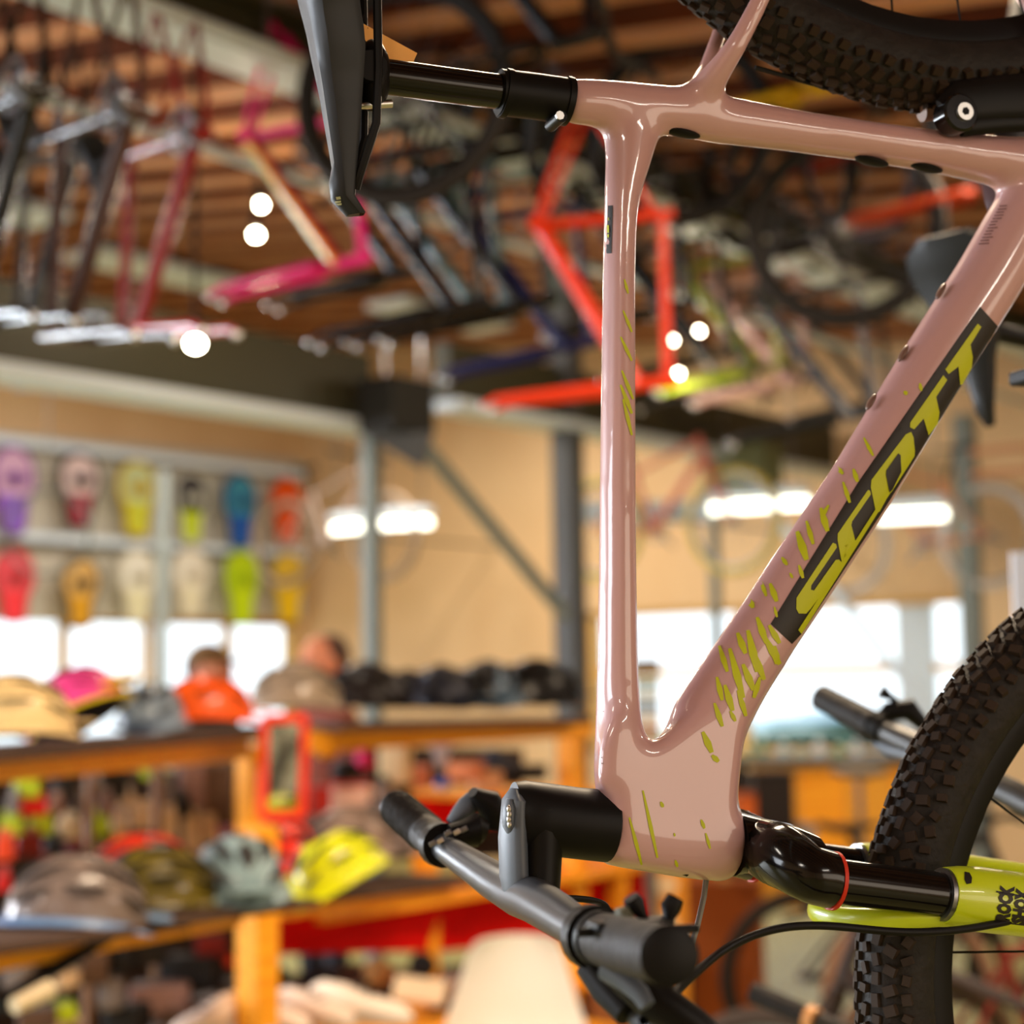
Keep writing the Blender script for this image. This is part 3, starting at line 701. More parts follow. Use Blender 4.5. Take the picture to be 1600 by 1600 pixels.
# wheels
def tyre_wheel(center, axis, R_out=.372, wt=.030, knobs=True, spokes=28, parent=bike, hub=True, mt=None):
    wb = bpy.data.objects.new('wheel', None); COL.objects.link(wb); wb.parent = parent; wb.location = center
    ax = Vector(axis).normalized()
    prof = [(-.054, -.016), (-.048, -.024), (-.036, -wt), (-.020, -wt*.97), (-.006, -wt*.72), (0, -wt*.35), (.001, 0), (0, wt*.35), (-.006, wt*.72), (-.020, wt*.97), (-.036, wt), (-.048, .024), (-.054, .016)]
    MB().ring((0, 0, 0), ax, R_out, prof, 96).build('tyre', mt or M_rub, wb)
    ri = R_out-.054
    MB().ring((0, 0, 0), ax, ri, [(.002, -.016), (-.006, -.0165), (-.020, -.010), (-.022, 0), (-.020, .010), (-.006, .0165), (.002, .016)], 96).build('rim', M_black, wb)
    e0 = ax.orthogonal().normalized(); g0 = ax.cross(e0)
    if knobs:
        kb = MB(); n = 150; rk = random.Random(5)
        for i in range(n):
            for j, (yy, dr, sz) in enumerate([(-1.02, -.022, (.0055, .006, .007)), (-.80, -.011, (.006, .006, .0085)), (-.50, -.004, (.0055, .007, .0065)), (-.18, .000, (.0055, .0072, .006)), (.18, .000, (.0055, .0072, .006)), (.50, -.004, (.0055, .007, .0065)), (.80, -.011, (.006, .006, .0085)), (1.02, -.022, (.0055, .006, .007))]):
                q = 2*math.pi*(i+(.5 if j % 2 else 0)+rk.uniform(-.06, .06))/n
                d = e0*math.cos(q)+g0*math.sin(q); tt = -e0*math.sin(q)+g0*math.cos(q)
                tilt = yy*.75
                nrm = (d*math.cos(tilt)+ax*math.sin(tilt)); sdv = tt.cross(nrm)
                m3 = Matrix((tt, sdv, nrm)).transposed()
                kb.box(d*(R_out+dr+.0015)+ax*yy*wt, (sz[1]*rk.uniform(.95, 1.5), sz[2]*rk.uniform(.85, 1.2), sz[0]*rk.uniform(.8, 1.35)), m3 @ Euler((0, 0, rk.uniform(-.5, .5))).to_matrix())
        kb.build('tread_knobs', M_tread, wb, False)
    sp = MB()
    for i in range(spokes):
        q = 2*math.pi*i/spokes; s = 1 if i % 2 else -1
        d = e0*math.cos(q)+g0*math.sin(q); q2 = q+(.9 if (i//2) % 2 else -.9)
        d2 = e0*math.cos(q2)+g0*math.sin(q2)
        sp.tube([d2*.028+ax*.028*s, d*(ri-.018)], .001, 5, caps=False)
    sp.build('spokes', M_black, wb)
    if hub: MB().tube([-ax*.05, -ax*.03, -ax*.028, ax*.028, ax*.03, ax*.05], [.012, .012, .028, .028, .012, .012], 20).build('hub', M_black, wb)
    return wb
AXY = Vector((0, 1, 0))
a0 = Q(1300, 1376, .0)
FC = Vector((Q(1347, 1500).x+.372+.001, 0, 0)); FC.z = (Q(1480,1399,.066).z + fdir.z/fdir.x*(FC.x-Q(1480,1399,.066).x))
FC.z -= .034
fw = tyre_wheel(FC, AXY)
MB().ring((0, -.036, 0), AXY, .085, [(0, -.001), (0, .001), (-.018, .001), (-.018, -.001)], 48).build('brake_disc', M_steel, fw)
RC = Q(1480, 52, .03); RC = Vector((RC.x, 0, RC.z+.318))
tyre_wheel(RC, AXY)
ax_ = [RC+Vector((0, .066*q, 0)) for q in (-1, 1)]
for q, a_ in zip((-1, 1), ax_):
    MB().tube([Q(1700,262,.03*-q), Q(1712,150,.045*-q), a_+Vector((.01, 0, -.05)), a_], [(.016, .012), (.013, .010), (.010, .008), (.013, .006)], 14, side=(0, 1, 0)).build('chainstay', M_pink, bike)
    MB().tube([Q(1300,-258,.058*-q), a_+Vector((-.03, 0, -.06)), a_], [(.0075, .007), (.008, .007), (.012, .006)], 14, side=(0, 1, 0)).build('seatstay', M_pink, bike)
MB().tube([ax_[0]-Vector((0, .008, 0)), ax_[1]+Vector((0, .008, 0))], .009, 16).build('axle', M_black, bike)
bb_ = Q(1700, 270, 0)
MB().tube([bb_+Vector((0, -.060, 0)), bb_+Vector((0, .060, 0))], .019, 24).build('bottom_bracket', M_black, bike)
for q, dz in ((-1, 1), (1, -1)):
    c0_ = bb_+Vector((0, .064*q, 0)); c1_ = c0_+Vector((.06, .01*q, .155*dz))
    MB().tube([c0_, (c0_+c1_)/2, c1_], [(.017, .007), (.012, .006), (.013, .007)], 14, side=(0, 1, 0)).build('crank_arm', M_black, bike)
    MB().box(c1_+Vector((0, .05*q, 0)), (.075, .085, .014)).build('pedal', M_black, bike, False, .003)
MB().ring(bb_+Vector((0, .052, 0)), AXY, .068, [(0, -.002), (.006, 0), (0, .002), (-.02, .002), (-.02, -.002)], 40).build('chainring', M_steel, bike)
hk = MB(); top = RC+Vector((0, 0, .372))
zrail = 2.97-BO.z
hk.tube([RC+Vector((0, -.045, .34)), RC+Vector((0, .0, .30)), RC+Vector((0, .045, .345)), RC+Vector((0, .05, .42)), RC+Vector((0, .03, .46)), RC+Vector((0, 0, .48))], .005, 8)
hk.tube([RC+Vector((0, 0, .475)), RC+Vector((0, 0, max(.5, CZ(.6)-BO.z-RC.z)))], .006, 8)
e = thing('ceiling_hook', 'steel hook holding the rear wheel of the pink bike', 'hook', BO, BRZ); hk.build('hook_rod', M_steel, e)
print('RC', RC, 'top z', (BO+RC).z+.372, 'FC', FC, (BO+FC).z)
# ================================================================== other bikes
def bike_parts(e, mp, cf, cfork=None, wheels=(0, 0), saddle=True, bar=True, crank=True, tyre=None, dt=None, sp=12, sc_=1.0):
    """cf frame colour material; mp(f, u, y): forward, up, sideways from the bottom bracket -> local point"""
    V = lambda f, u, y=0.0: mp(f*sc_, u*sc_, y*sc_)
    sd = (V(0, 0, 1)-V(0, 0, 0)).normalized()
    m = MB()
    m.tube([V(.375,.615), V(.435,.465)], .022, 10)
    m.tube([V(.385,.585), V(-.14,.40)], [(.020, .018), (.016, .018)], 10, side=sd)
    if dt is None: m.tube([V(.425,.49), V(0, 0)], [(.028, .024), (.026, .026)], 10, side=sd)
    m.tube([V(0, 0), V(-.15,.44)], .018, 10)
    m.tube([V(0, 0, -.04), V(0, 0, .04)], .026, 12)
    for s in (-1, 1):
        m.tube([V(-.01, 0, .03*s), V(-.12, .0, .045*s), V(-.435,.03,.066*s)], [.012, .011, .009], 8)
        m.tube([V(-.13,.38,.012*s), V(-.20,.30,.04*s), V(-.435,.03,.066*s)], [.010, .009, .008], 8)
    m.build('frame', cf, e)
    if dt is not None: MB().tube([V(.425,.49), V(0, 0)], [(.030, .026), (.028, .028)], 14, side=sd).build('down_tube', dt, e, label='rainbow fading down tube')
    k = MB()
    k.tube([V(.44,.45), V(.452,.425)], .026, 10)
    for s in (-1, 1):
        k.tube([V(.452,.43,.03*s), V(.462,.41,.06*s), V(.60,.06,.062*s), V(.635,.02,.06*s)], [(.018, .016), (.020, .018), (.014, .012), (.009, .008)], 10)
    k.build('fork', cfork or cf, e)
    for s in (-1, 1):
        MB().ell(V(.637,.018,.056*s), (.014, .014, .014), 8, 6).build('dropout', M_alu, e, label='silver fork end')
    MB().tube([V(-.15,.43), V(-.215,.63)], .0136, 10).build('seatpost', M_black, e)
    if saddle:
        s_ = MB(); saddle_mesh(s_, V(-.08,.655), V(-.35,.655), (V(0, -1)-V(0, 0)), n=12, m=10); s_.build('saddle', M_saddle, e)
    if bar:
        h = MB(); h.tube([V(.372,.63), V(.42,.66)], .018, 10)
        h.tube([V(.38,.70,-.36), V(.40,.69,-.22), V(.425,.665,-.05), V(.425,.665,.05), V(.40,.69,.22), V(.38,.70,.36)], [.011, .012, .016, .016, .012, .011], 10); h.build('handlebar', M_black, e)
        for s in (-1, 1):
            MB().tube([V(.38,.70,.365*s), V(.393,.693,.245*s)], .0165, 12).build('grip', M_rub, e)
            MB().tube([V(.398,.690,.21*s), V(.44,.67,.23*s), V(.475,.66,.30*s)], [.012, .008, .006], 8).build('brake_lever', M_black, e)
    if crank:
        cr_ = MB(); cr_.ring(V(0, 0, .055), sd, .075, [(0, -.002), (0, .002), (-.016, .002), (-.016, -.002)], 28)
        for q in range(4):
            a = q*math.pi/2; cr_.tube([V(0, 0, .055), V(.07*math.cos(a), .07*math.sin(a), .055)], .005, 6)
        cr_.tube([V(.12,-.12,.072), V(0, 0, .062), V(0, 0, -.062), V(-.12,.12,-.07)], .011, 8)
        cr_.build('crankset', M_steel, e)
    for on, c in zip(wheels, (V(-.435,.03), V(.635,.02))):
        if on:
            wb = bpy.data.objects.new('wheel', None); COL.objects.link(wb); wb.parent = e; wb.location = c
            wt = .026; R_ = .365*sc_
            MB().ring((0, 0, 0), sd, R_, [(-.05, -.014), (-.034, -wt), (-.012, -wt*.9), (0, 0), (-.012, wt*.9), (-.034, wt), (-.05, .014)], 48).build('tyre', tyre or M_rub, wb)
            MB().ring((0, 0, 0), sd, R_-.05, [(.002, -.014), (-.018, -.010), (-.02, 0), (-.018, .010), (.002, .014)], 48).build('rim', M_steel if on == 2 else M_black, wb)
            g = MB(); e0 = sd.orthogonal().normalized(); g0 = sd.cross(e0)
            for i in range(sp*2):
                q = math.pi*i/sp; g.tube([sd*.028*(1 if i % 2 else -1), (e0*math.cos(q)+g0*math.sin(q))*(R_-.06)], .0011, 4, caps=False)
            g.tube([-sd*.045, sd*.045], .02, 10); g.build('spokes', M_steel, wb)
GB = 'bikes and frames hanging nose down from the roof'
def hung(px, py, D, lat, dep, label, cf, group=GB, name='hanging_bike', cat='bicycle', mats=None, roll=14, **kw):
    u = (rgt*lat+fwdh*dep).normalized(); p = P(px, py, D)
    e = thing(name, label, cat, p, math.atan2(u.y, u.x), group)
    cr_, sr_ = math.cos(R(roll)), math.sin(R(roll))
    bike_parts(e, lambda f, uu, y: Vector((uu*cr_-f*sr_, y, -f*cr_-uu*sr_)), cf, **kw)
    # strap up to the roof
    MB().tube([(.03, 0, .435), (.03, 0, max(.5, CZ(p.y)-p.z+.0))], .003, 5).build('hanging_strap', M_black, e)
    return e
def rainbow_mat():
    m = mat('rainbow_paint', (1, .5, .1), .3, coat=.4); n = m.node_tree.nodes; l = m.node_tree.links
    tc = n.new('ShaderNodeTexCoord'); dp = n.new('ShaderNodeVectorMath'); dp.operation = 'DOT_PRODUCT'
    t = Vector((.49, 0, -.425)).normalized(); pv = Vector((-t.z, 0, t.x))
    pv = Vector((.818, 0, .575)); dp.inputs[1].default_value = pv
    mr = n.new('ShaderNodeMapRange'); mr.inputs[1].default_value = -.028; mr.inputs[2].default_value = .028
    rp = n.new('ShaderNodeValToRGB'); el = rp.color_ramp.elements
    cs = [(0, (185, 205, 150)), (.18, (200, 210, 140)), (.32, (250, 180, 50)), (.55, (235, 110, 30)), (.70, (170, 14, 30)), (1, (120, 0, 40))]
    el[0].position = 0; el[0].color = (*lin(*cs[0][1]), 1); el[1].position = 1; el[1].color = (*lin(*cs[-1][1]), 1)
    for q, c in cs[1:-1]:
        x = el.new(q); x.color = (*lin(*c), 1)
    l.new(tc.outputs['Object'], dp.inputs[0]); l.new(dp.outputs['Value'], mr.inputs[0]); l.new(mr.outputs[0], rp.inputs[0]); l.new(rp.outputs[0], n['Principled BSDF'].inputs['Base Color'])
    return m
A_ = (.95, -.3)
mag = cm(226, 20, 118, .3, 0, .4)
hung(388, 215, 6.35, *A_, 'magenta frame with a yellow and red fading down tube', mag, name='bicycle_frameset', dt=rainbow_mat(), saddle=False, bar=False, crank=False, sc_=.92)
BKS = [
 (205,168,4.6,-.63,.78,'bronze black bike, third from the left edge of the roof row',cm(58,38,34,.28,0,.5),{}),
 (52,140,4.6,-.63,.78,'black bike hanging second from the left edge of the roof row',cm(24,20,18,.28,0,.5),{}),
 (-90,110,4.5,-.63,.78,'black bike cut off by the left edge of the picture',cm(20,18,16,.3,0,.4),{}),
 (308,208,5.3,-.63,.78,'dark red bike hanging just left of the magenta frame',cm(120,14,20,.3,0,.5),{'cfork':cm(170,16,18,.3,0,.4)}),
 (120,230,6.2,-.63,.78,'grey black bike behind the bronze one',cm(36,34,36,.3,0,.4),{}),
 (478,228,6.9,.95,-.3,'black bike directly behind the magenta frame',cm(22,20,20,.3,0,.4),{}),
 (548,262,6.3,.95,-.3,'black bike right of the big foreground saddle nose',cm(20,19,22,.3,0,.5),{}),
 (600,285,6.9,.95,-.3,'dark teal grey bike, second right of the foreground saddle',cm(84,108,112,.35,0,.4),{'cfork':cm(22,22,24,.3)}),
 (655,262,6.4,.95,-.3,'black bike below the silver seatpost bolt',cm(18,17,18,.3,0,.4),{}),
 (698,300,7.7,.95,-.3,'pale teal and black bike left of the navy one',cm(96,124,122,.35,0,.4),{'cfork':cm(18,20,24,.3)}),
 (740,350,7.2,.95,-.3,'navy blue bike hanging left of the orange frame',cm(22,26,74,.3,0,.5),{}),
 (900,300,7.6,.95,-.3,'black bike between the orange frame and the pink top tube',cm(20,18,20,.3,0,.5),{}),
 (985,395,8.6,.95,-.3,'black bike partly hidden by the pink top tube',cm(24,22,22,.3,0,.4),{}),
 (1065,420,9.0,.95,-.3,'yellow green bike hanging right of the orange frame',cm(140,150,30,.35,0,.4),{'cfork':cm(130,150,20,.3)}),
 (1118,448,9.4,.95,-.3,'pale pink and white bike left of the grey black one',cm(190,150,146,.35,0,.4),{'cfork':cm(200,160,150,.3)}),
 (1185,468,7.7,.95,-.3,'slate grey and black bike, last clear one of the roof row',cm(52,54,60,.3,0,.4),{'cfork':cm(24,24,24,.4)}),
 (1030,470,10.2,.95,-.3,'small black bike low in the roof row above the lime spot',cm(30,28,26,.4),{}),
 (1265,500,11.0,.95,-.3,'dark bike farthest back in the roof row',cm(34,32,30,.4),{}),
]
for (x, y, D, la, de, lb, m_, kw) in BKS:
    hung(x, y, D, la, de, lb, m_, bar=(D > 8), **kw)
org = cm(214, 50, 8, .35, 0, .2)
hung(842, 352, 6.0, *A_, roll=19, label='bright orange red frame hanging behind the pink top tube', cf=org, name='bicycle_frameset', saddle=False, bar=False, crank=False)
# bikes with wheels hanging nearer the camera at the top
hung(690, -165, 5.6, *A_, 'black bike with big wheel above the seatpost', cm(22,20,20,.35), wheels=(1, 1), tyre=M_rub)
hung(905, -150, 7.0, *A_, 'tan tyred bike hanging above the pink seat tube', cm(30,26,24,.35), wheels=(1, 1), tyre=cm(176, 128, 80, .6))
hung(1110, -60, 6.6, *A_, 'yellow and black bike hanging behind the pink seat stays', cm(214,170,16,.35), wheels=(1, 1))
hung(1255, 60, 8.0, *A_, 'black bike with a violet grey rim below the pink seat tube', cm(20,19,22,.35), wheels=(1, 1), cfork=cm(150, 20, 14, .4))
hung(1370, 90, 6.5, *A_, 'black bike behind the shock link at the right', cm(20,18,18,.35), wheels=(1, 1), cfork=cm(160, 50, 14, .4))
wv = thing('spare_wheel', 'spare wheel with violet grey rim hanging below the pink seat tube', 'wheel', P(1342, 268, 8.0), math.atan2(-.8, .6)+R(30))
MB().ring((0, 0, 0), (0, 1, 0), .335, [(-.03, -.014), (-.02, -.022), (0, 0), (-.02, .022), (-.03, .014)], 48).build('tyre', M_rub, wv)
MB().ring((0, 0, 0), (0, 1, 0), .305, [(.004, -.016), (-.018, -.012), (-.022, 0), (-.018, .012), (.004, .016)], 48).build('rim', cm(104, 104, 134, .35, .2), wv)
g = MB()
for i in range(20):
    q = math.pi*i/10; g.tube([(0, .02*(1 if i % 2 else -1), 0), (.29*math.cos(q), 0, .29*math.sin(q))], .0012, 4)
g.tube([(0, -.04, 0), (0, .04, 0)], .018, 10); g.build('spokes', M_steel, wv)
MB().tube([(0, 0, .33), (0, 0, CZ(P(1342,268,8.0).y)-P(1342,268,8.0).z)], .006, 6).build('hanging_strap', M_black, wv)

# the neighbours of the pink bike: saddles and bars just behind it
def inl(e, p):                                # world point -> local point of a thing turned about z
    return Matrix.Rotation(-e.rotation_euler.z, 3, 'Z') @ (p-Vector(e.location))
M_bar = mat('dark_bar', (.03, .027, .024), .4, spec=.35)
n_ = P(1542, 668, 2.45)
s2 = thing('hanging_bike', 'black bike hanging right behind the pink one, its saddle left of the wall', 'bicycle', n_, BRZ+R(25), GB)
c_, s_ = math.cos(R(18)), math.sin(R(18))
m2 = lambda f, uu, y: Vector((-(uu*c_-f*s_), y, -f*c_-uu*s_))
o2 = m2(-.08, .655, 0)
bike_parts(s2, lambda f, uu, y: m2(f, uu, y)-o2, cm(24, 22, 22, .3), wheels=(1, 0), cfork=M_black, bar=False)
HB = lambda px, py, D: inl(s2, P(px, py, D))
MB().tube([HB(1283,1090,2.28), HB(1365,1132,2.2)], .0165, 18).build('grip', M_rub, s2)
MB().tube([HB(1365,1132,2.2), HB(1380,1140,2.19)], .019, 16).build('lock_ring', M_black, s2)
MB().tube([HB(1380,1140,2.19), HB(1450,1172,2.12), HB(1530,1215,2.05), HB(1640,1270,1.95), HB(1800,1300,1.95)], [.014, .0165, .0165, .0165, .0165], 16).build('handlebar', M_bar, s2)
MB().tube([HB(1372,1128,2.2), HB(1388,1112,2.2), HB(1420,1108,2.2), HB(1446,1136,2.2)], [.008, .012, .014, .008], 12).build('shifter_body', M_black, s2)
MB().tube([HB(1415,1110,2.2), HB(1392,1090,2.2), HB(1376,1080,2.2)], [(.004, .004), (.004, .004), (.009, .006)], 10).build('thumb_lever', M_black, s2)
MB().tube([HB(1370,1158,2.2), HB(1395,1172,2.18), HB(1440,1185,2.1)], [.009, .010, .007], 10).build('brake_lever', M_grey, s2)

# floor-standing bikes at the lower right
GF = 'bikes standing on the floor at the lower right'
def floorbike(px, D, ang_, label, cf, z=.335, wheels=(1, 1), group=GF, **kw):
    p = P(px, 1300, D); e = thing('bicycle', label, 'bicycle', (p.x, p.y, 0), R(ang_), group)
    bike_parts(e, lambda f, uu, y: Vector((f, y, uu+z)), cf, wheels=wheels, **kw)
    return e
base = math.degrees(math.atan2(-.8, .6))
floorbike(1405, 7.6, base+8, 'black bike standing farthest left with its wheel before the brown boxes', cm(34,26,22,.4), tyre=cm(40,30,24,.6))
floorbike(1575, 7.1, base+10, 'bike with tan brown tyre standing beside the black front tyre', cm(60,40,30,.4), tyre=cm(150,112,88,.6))
floorbike(1620, 5.6, base+20, 'brown black bike at the right edge behind the lime fork', cm(120,40,30,.4), tyre=cm(90,66,48,.6))
floorbike(1560, 4.6, base+150, 'bike with a silver rim low at the right edge', cm(50,36,30,.4), wheels=(2, 2), tyre=cm(60,46,36,.6))
nb = floorbike(1760, 3.1, base+160, 'nearest floor bike, its rubber grip pointing left at the bottom edge', cm(30,26,24,.4), bar=False)
NB = lambda px, py, D: inl(nb, P(px, py, D))
MB().tube([NB(1175,1550,2.8), NB(1262,1588,2.75)], .0165, 18).build('grip', M_rub, nb)
MB().tube([NB(1262,1588,2.75), NB(1275,1594,2.74)], .019, 16).build('lock_ring', cm(190, 130, 70, .4), nb, label='light brown lock ring')
MB().tube([NB(1275,1594,2.74), NB(1420,1650,2.7), NB(1700,1700,2.9)], .0135, 16).build('handlebar', M_bar, nb)
# bikes shown on the far wall
GW = 'bikes displayed on the far wall'
def wallbike(px, py, D, label, cf, flip=1, **kw):
    p = P(px, py, D); e = thing('bicycle', label, 'bicycle', p, math.atan2(-1, 0) if flip > 0 else math.atan2(1, 0), GW)
    bike_parts(e, lambda f, uu, y: Vector((f, y, uu)), cf, wheels=(2, 2), **kw)
    MB().tube([(0, .35*flip*0, .1), (-.0, (XB-p.x)*(1 if flip > 0 else -1), .1)], .012, 6).build('wall_bracket', M_steel, e)
wallbike(1020, 828, 12.3, 'white and red road bike with yellow tyres high on the far wall', cm(214,120,104,.4), tyre=cm(206,186,96,.6))
wallbike(1450, 850, 12.4, 'white and orange bike on the far wall beside the right column', cm(226,150,110,.4), flip=-1, tyre=cm(200,190,180,.6))
wallbike(508, 850, 14.6, 'pale grey bike on the far wall left of the light grey post', cm(180,160,150,.4), tyre=cm(150,130,110,.6))
# ================================================================== snowshoes on the left wall
M_rackboard = cm(196, 190, 176, .6)
e = thing('snowshoe_rack', 'pale steel rack with two long rails holding the snowshoes', 'rack', P(240, 850, 14.6))
W = lambda px, py, D: P(px, py, D)-Vector(e.location)
def onwall(px, py, off):                     # point at distance off before the left wall
    d = P(px, py, 1.0)-CP; t = (YB-off-CP.y)/d.y; return CP+d*t
ww = lambda px, py, off: onwall(px, py, off)-Vector(e.location)
for (y0, y1) in ((686, 742), (838, 866)):
    MB().bar(ww(-60, y0-6, .25), ww(474, y1, .25), .05, .07).build('rack_rail', M_whitesteel, e, False)
MB().bar(ww(-60, 760, .12), ww(474, 795, .12), .02, .95).build('rack_panel', M_rackboard, e, False)
MB().bar(ww(-60, 908, .12), ww(474, 915, .12), .02, .62).build('rack_panel', M_rackboard, e, False)
GS = 'snowshoes hanging on the wall rack'
def snowshoe(px, py, w_, h_, c1, c2, c3, label, tilt=0):
    p = onwall(px, py, .34); k = (p-CP).dot(cf)/F
    e = thing('snowshoe', label, 'snowshoe', p, R(tilt) if False else 0, GS)
    W_, H_ = w_*k*1.15/2, h_*k/2
    prof = [(0, 1), (.45, .93), (.85, .72), (1, .42), (.98, .12), (.80, -.12), (.62, -.35), (.58, -.7), (.50, -.95), (.25, -1)]
    out = [(x*W_, y*H_) for x, y in prof]+[(-x*W_, y*H_) for x, y in prof[::-1] if x > 0]
    n = len(out)
    rim = [Vector((x, 0, y)) for x, y in out]
    MB().tube(rim+[rim[0]], .022, 8).build('rim', cm(*c3, .5), e)
    up = [(x, y) for x, y in out if y > -.12*H_-.001]; lo = [(x, y) for x, y in out if y < -.1*H_]
    MB().prism([(x, y) for x, y in up], -.012, .012, lambda x, y, d: Vector((x, d, y))).build('upper_deck', cm(*c1, .6), e, False)
    r_ = [q for q in out if q[0] >= 0 and q[1] <= -.11*H_]; l_ = [q for q in out if q[0] < 0 and q[1] <= -.11*H_]
    MB().prism([(.80*W_, -.12*H_)]+r_[1:]+l_[:-1]+[(-.80*W_, -.12*H_)], -.012, .012, lambda x, y, d: Vector((x, d, y))).build('lower_deck', cm(*c2, .6), e, False)
    b = MB(); b.box((0, -.04, .25*H_), (W_*.9, .06, H_*.22)); b.tube([(-W_*.5, -.06, .3*H_), (0, -.10, .32*H_), (W_*.5, -.06, .3*H_)], .018, 6); b.build('binding', cm(*c3, .5), e, False, .01)
    MB().tube([(0, 0, H_*.95), (0, .33, H_*.97)], .012, 6).build('wall_hook', M_steel, e)
SH = [(20,765,68,135,(200,160,190),(130,90,190),(120,70,150),'lilac and purple snowshoe at the left edge, upper row'),
(124,765,66,115,(214,190,190),(150,40,60),(50,40,44),'white and black snowshoe, upper row, second from the left edge'),
(214,778,62,115,(190,200,150),(196,200,60),(200,170,20),'yellow and green snowshoe, upper row, just left of the thin post'),
(298,793,60,110,(60,58,62),(190,210,30),(190,190,180),'black and lime snowshoe, upper row, just right of the thin post'),
(375,798,55,112,(60,140,170),(24,84,180),(40,90,140),'blue and teal snowshoe in the upper row'),
(449,800,54,100,(236,88,14),(232,84,10),(220,80,20),'bright orange snowshoe in the upper row'),
(22,915,62,112,(226,84,96),(240,60,70),(200,60,70),'coral red snowshoe at the left edge, lower row'),
(125,925,62,110,(206,164,96),(206,150,30),(110,90,60),'brown yellow snowshoe, lower row, below the white and black one'),
(214,915,60,112,(226,224,212),(232,228,190),(206,200,180),'off white snowshoe, lower row, just left of the thin post'),
(298,910,58,104,(228,224,210),(232,226,196),(220,212,196),'cream snowshoe, lower row, just right of the thin post'),
(378,918,56,112,(186,214,20),(198,226,10),(170,200,20),'lime green snowshoe in the lower row'),
(451,918,54,104,(226,190,60),(236,196,16),(214,180,30),'yellow snowshoe, lower row, nearest the corner')]
for s_ in SH: snowshoe(*s_)
# big hoop in front of the rack
p = onwall(74, 832, 1.0)
e = thing('wheel_hoop', 'large thin grey hoop hanging before the snowshoe rack', 'wheel', p, math.atan2(-.8, .6))
MB().ring((0, 0, 0), (0, 1, 0), .34, [(-.02, -.02), (0, -.02), (0, .02), (-.02, .02)], 48).build('tyre', cm(96, 104, 104, .5), e)
g = MB()
for i in range(16): g.tube([(0, 0, 0), (.32*math.cos(i*math.pi/8), 0, .32*math.sin(i*math.pi/8))], .0012, 4)
g.build('spokes', M_steel, e)
MB().tube([(0, 0, .33), (0, 0, CZ(p.y)-p.z)], .006, 6).build('hanging_strap', M_steel, e)

# ================================================================== helmets
M_liner = mat('helmet_liner', (0.012, 0.010, 0.009), .8)
def helmet(px, py, D, ang_, c1, label, c2=None, tilt=0, s=1.0, ribs=6, group=None, rear=None, roll=0):
    """base centre at the frame position; ang_ turns the front from image right (0) towards the camera (-90)"""
    p = P(px, py, D)
    e = thing('helmet', label, 'helmet', p, 0, group, rot=None)
    e.rotation_euler = (R(roll), R(tilt), R(math.degrees(math.atan2(-.8, .6))+ang_))
    L, Wd, H = .145*s, .108*s, .142*s
    m1 = cm(*c1, .35, 0, .3); m2 = cm(*(c2 or c1), .35, 0, .3)
    MB().ell((0, 0, .004), (L*.90, Wd*.88, H*.86), 22, 8, z0=0.0).build('liner', M_liner, e)
    def arc(v, t, k=1.0):                        # v across, t front to back
        a = t*R(84); b_ = v*R(84)
        return Vector((math.sin(a)*L*k, math.sin(b_)*Wd*k*math.cos(a)**.8*(1-.10*t), math.cos(a)**.85*math.cos(b_)**.85*H*k+.008))
    def patch(v0, v1, name, mm):
        sh_ = MB(); n1, n2 = 16, 10; g_ = [[arc(v0+(v1-v0)*j/n2, -1+2*i/n1) for j in range(n2+1)] for i in range(n1+1)]
        sh_.v = [p_ for r_ in g_ for p_ in r_]+[p_*.93 for r_ in g_ for p_ in r_]; q_ = (n1+1)*(n2+1)
        for i in range(n1):
            for j in range(n2):
                a_ = i*(n2+1)+j; sh_.f.append((a_, a_+1, a_+n2+2, a_+n2+1)); sh_.f.append((q_+a_, q_+a_+n2+1, q_+a_+n2+2, q_+a_+1))
        sh_.build(name, mm, e)
    if c2: patch(-1, .1, 'shell', m1); patch(.1, 1, 'shell', m2)
    else: patch(-1, 1, 'shell', m1)
    for k in range(ribs-1):                      # dark vents, long slots from front to back
        v = ((k+.5)/(ribs-1)*2-1)*.86
        for (t0, t1) in (((-.72, -.16), (-.02, .62)) if k % 2 else ((-.80, -.34), (-.22, .22), (.34, .76))):
            pts = [arc(v, t0+(t1-t0)*i/6, 1.004) for i in range(7)]
            MB().tube(pts, [(.003, w_*s) for w_ in (.001, .013, .019, .020, .018, .012, .001)], 8, side=(0, 1, 0)).build('vent', M_liner, e)
    b = MB()
    for k in (1, ribs-2):
        v = (k/(ribs-1)*2-1)*.86; b.tube([arc(v, -.85+1.7*i/10, 1.012) for i in range(11)], [(.004, .006*s)]*11, 6, side=(0, 1, 0))
    b.build('shell_ridge', m1, e)
    rr_ = MB(); o = [Vector((L*1.04*math.cos(2*math.pi*i/28), Wd*1.04*math.sin(2*math.pi*i/28), .014-.010*math.cos(4*math.pi*i/28))) for i in range(29)]
    rr_.tube(o, [(.016*s, .006)]*29, 8, side=None); rr_.build('shell_rim', m2, e)
    vz = MB(); vz.prism([(L*.96, -.07*s), (L*1.32, -.045*s), (L*1.36, 0), (L*1.32, .045*s), (L*.96, .07*s)], .03*s, .036*s, lambda x, y, d: Vector((x, y, d+.0))); vz.build('visor', m2, e, False, .002)
    st_ = MB()
    st_.tube([(.05, -Wd*.85, .01), (.02, -Wd*.5, -.0), (.02, Wd*.5, 0), (.05, Wd*.85, .01)], .003, 5)
    st_.build('strap', M_black, e)
    return e
GT = 'helmets on the top shelf'; GL = 'helmets on the lower trays'
helmet(18,1152,4.75,20,(226,196,140),'large beige helmet at the left edge of the top shelf',group=GT,s=1.12)
helmet(126,1132,5.35,-20,(232,70,140),'pink and yellow helmet tipped up on the top shelf',(246,214,10),tilt=-30,s=1.15,group=GT)
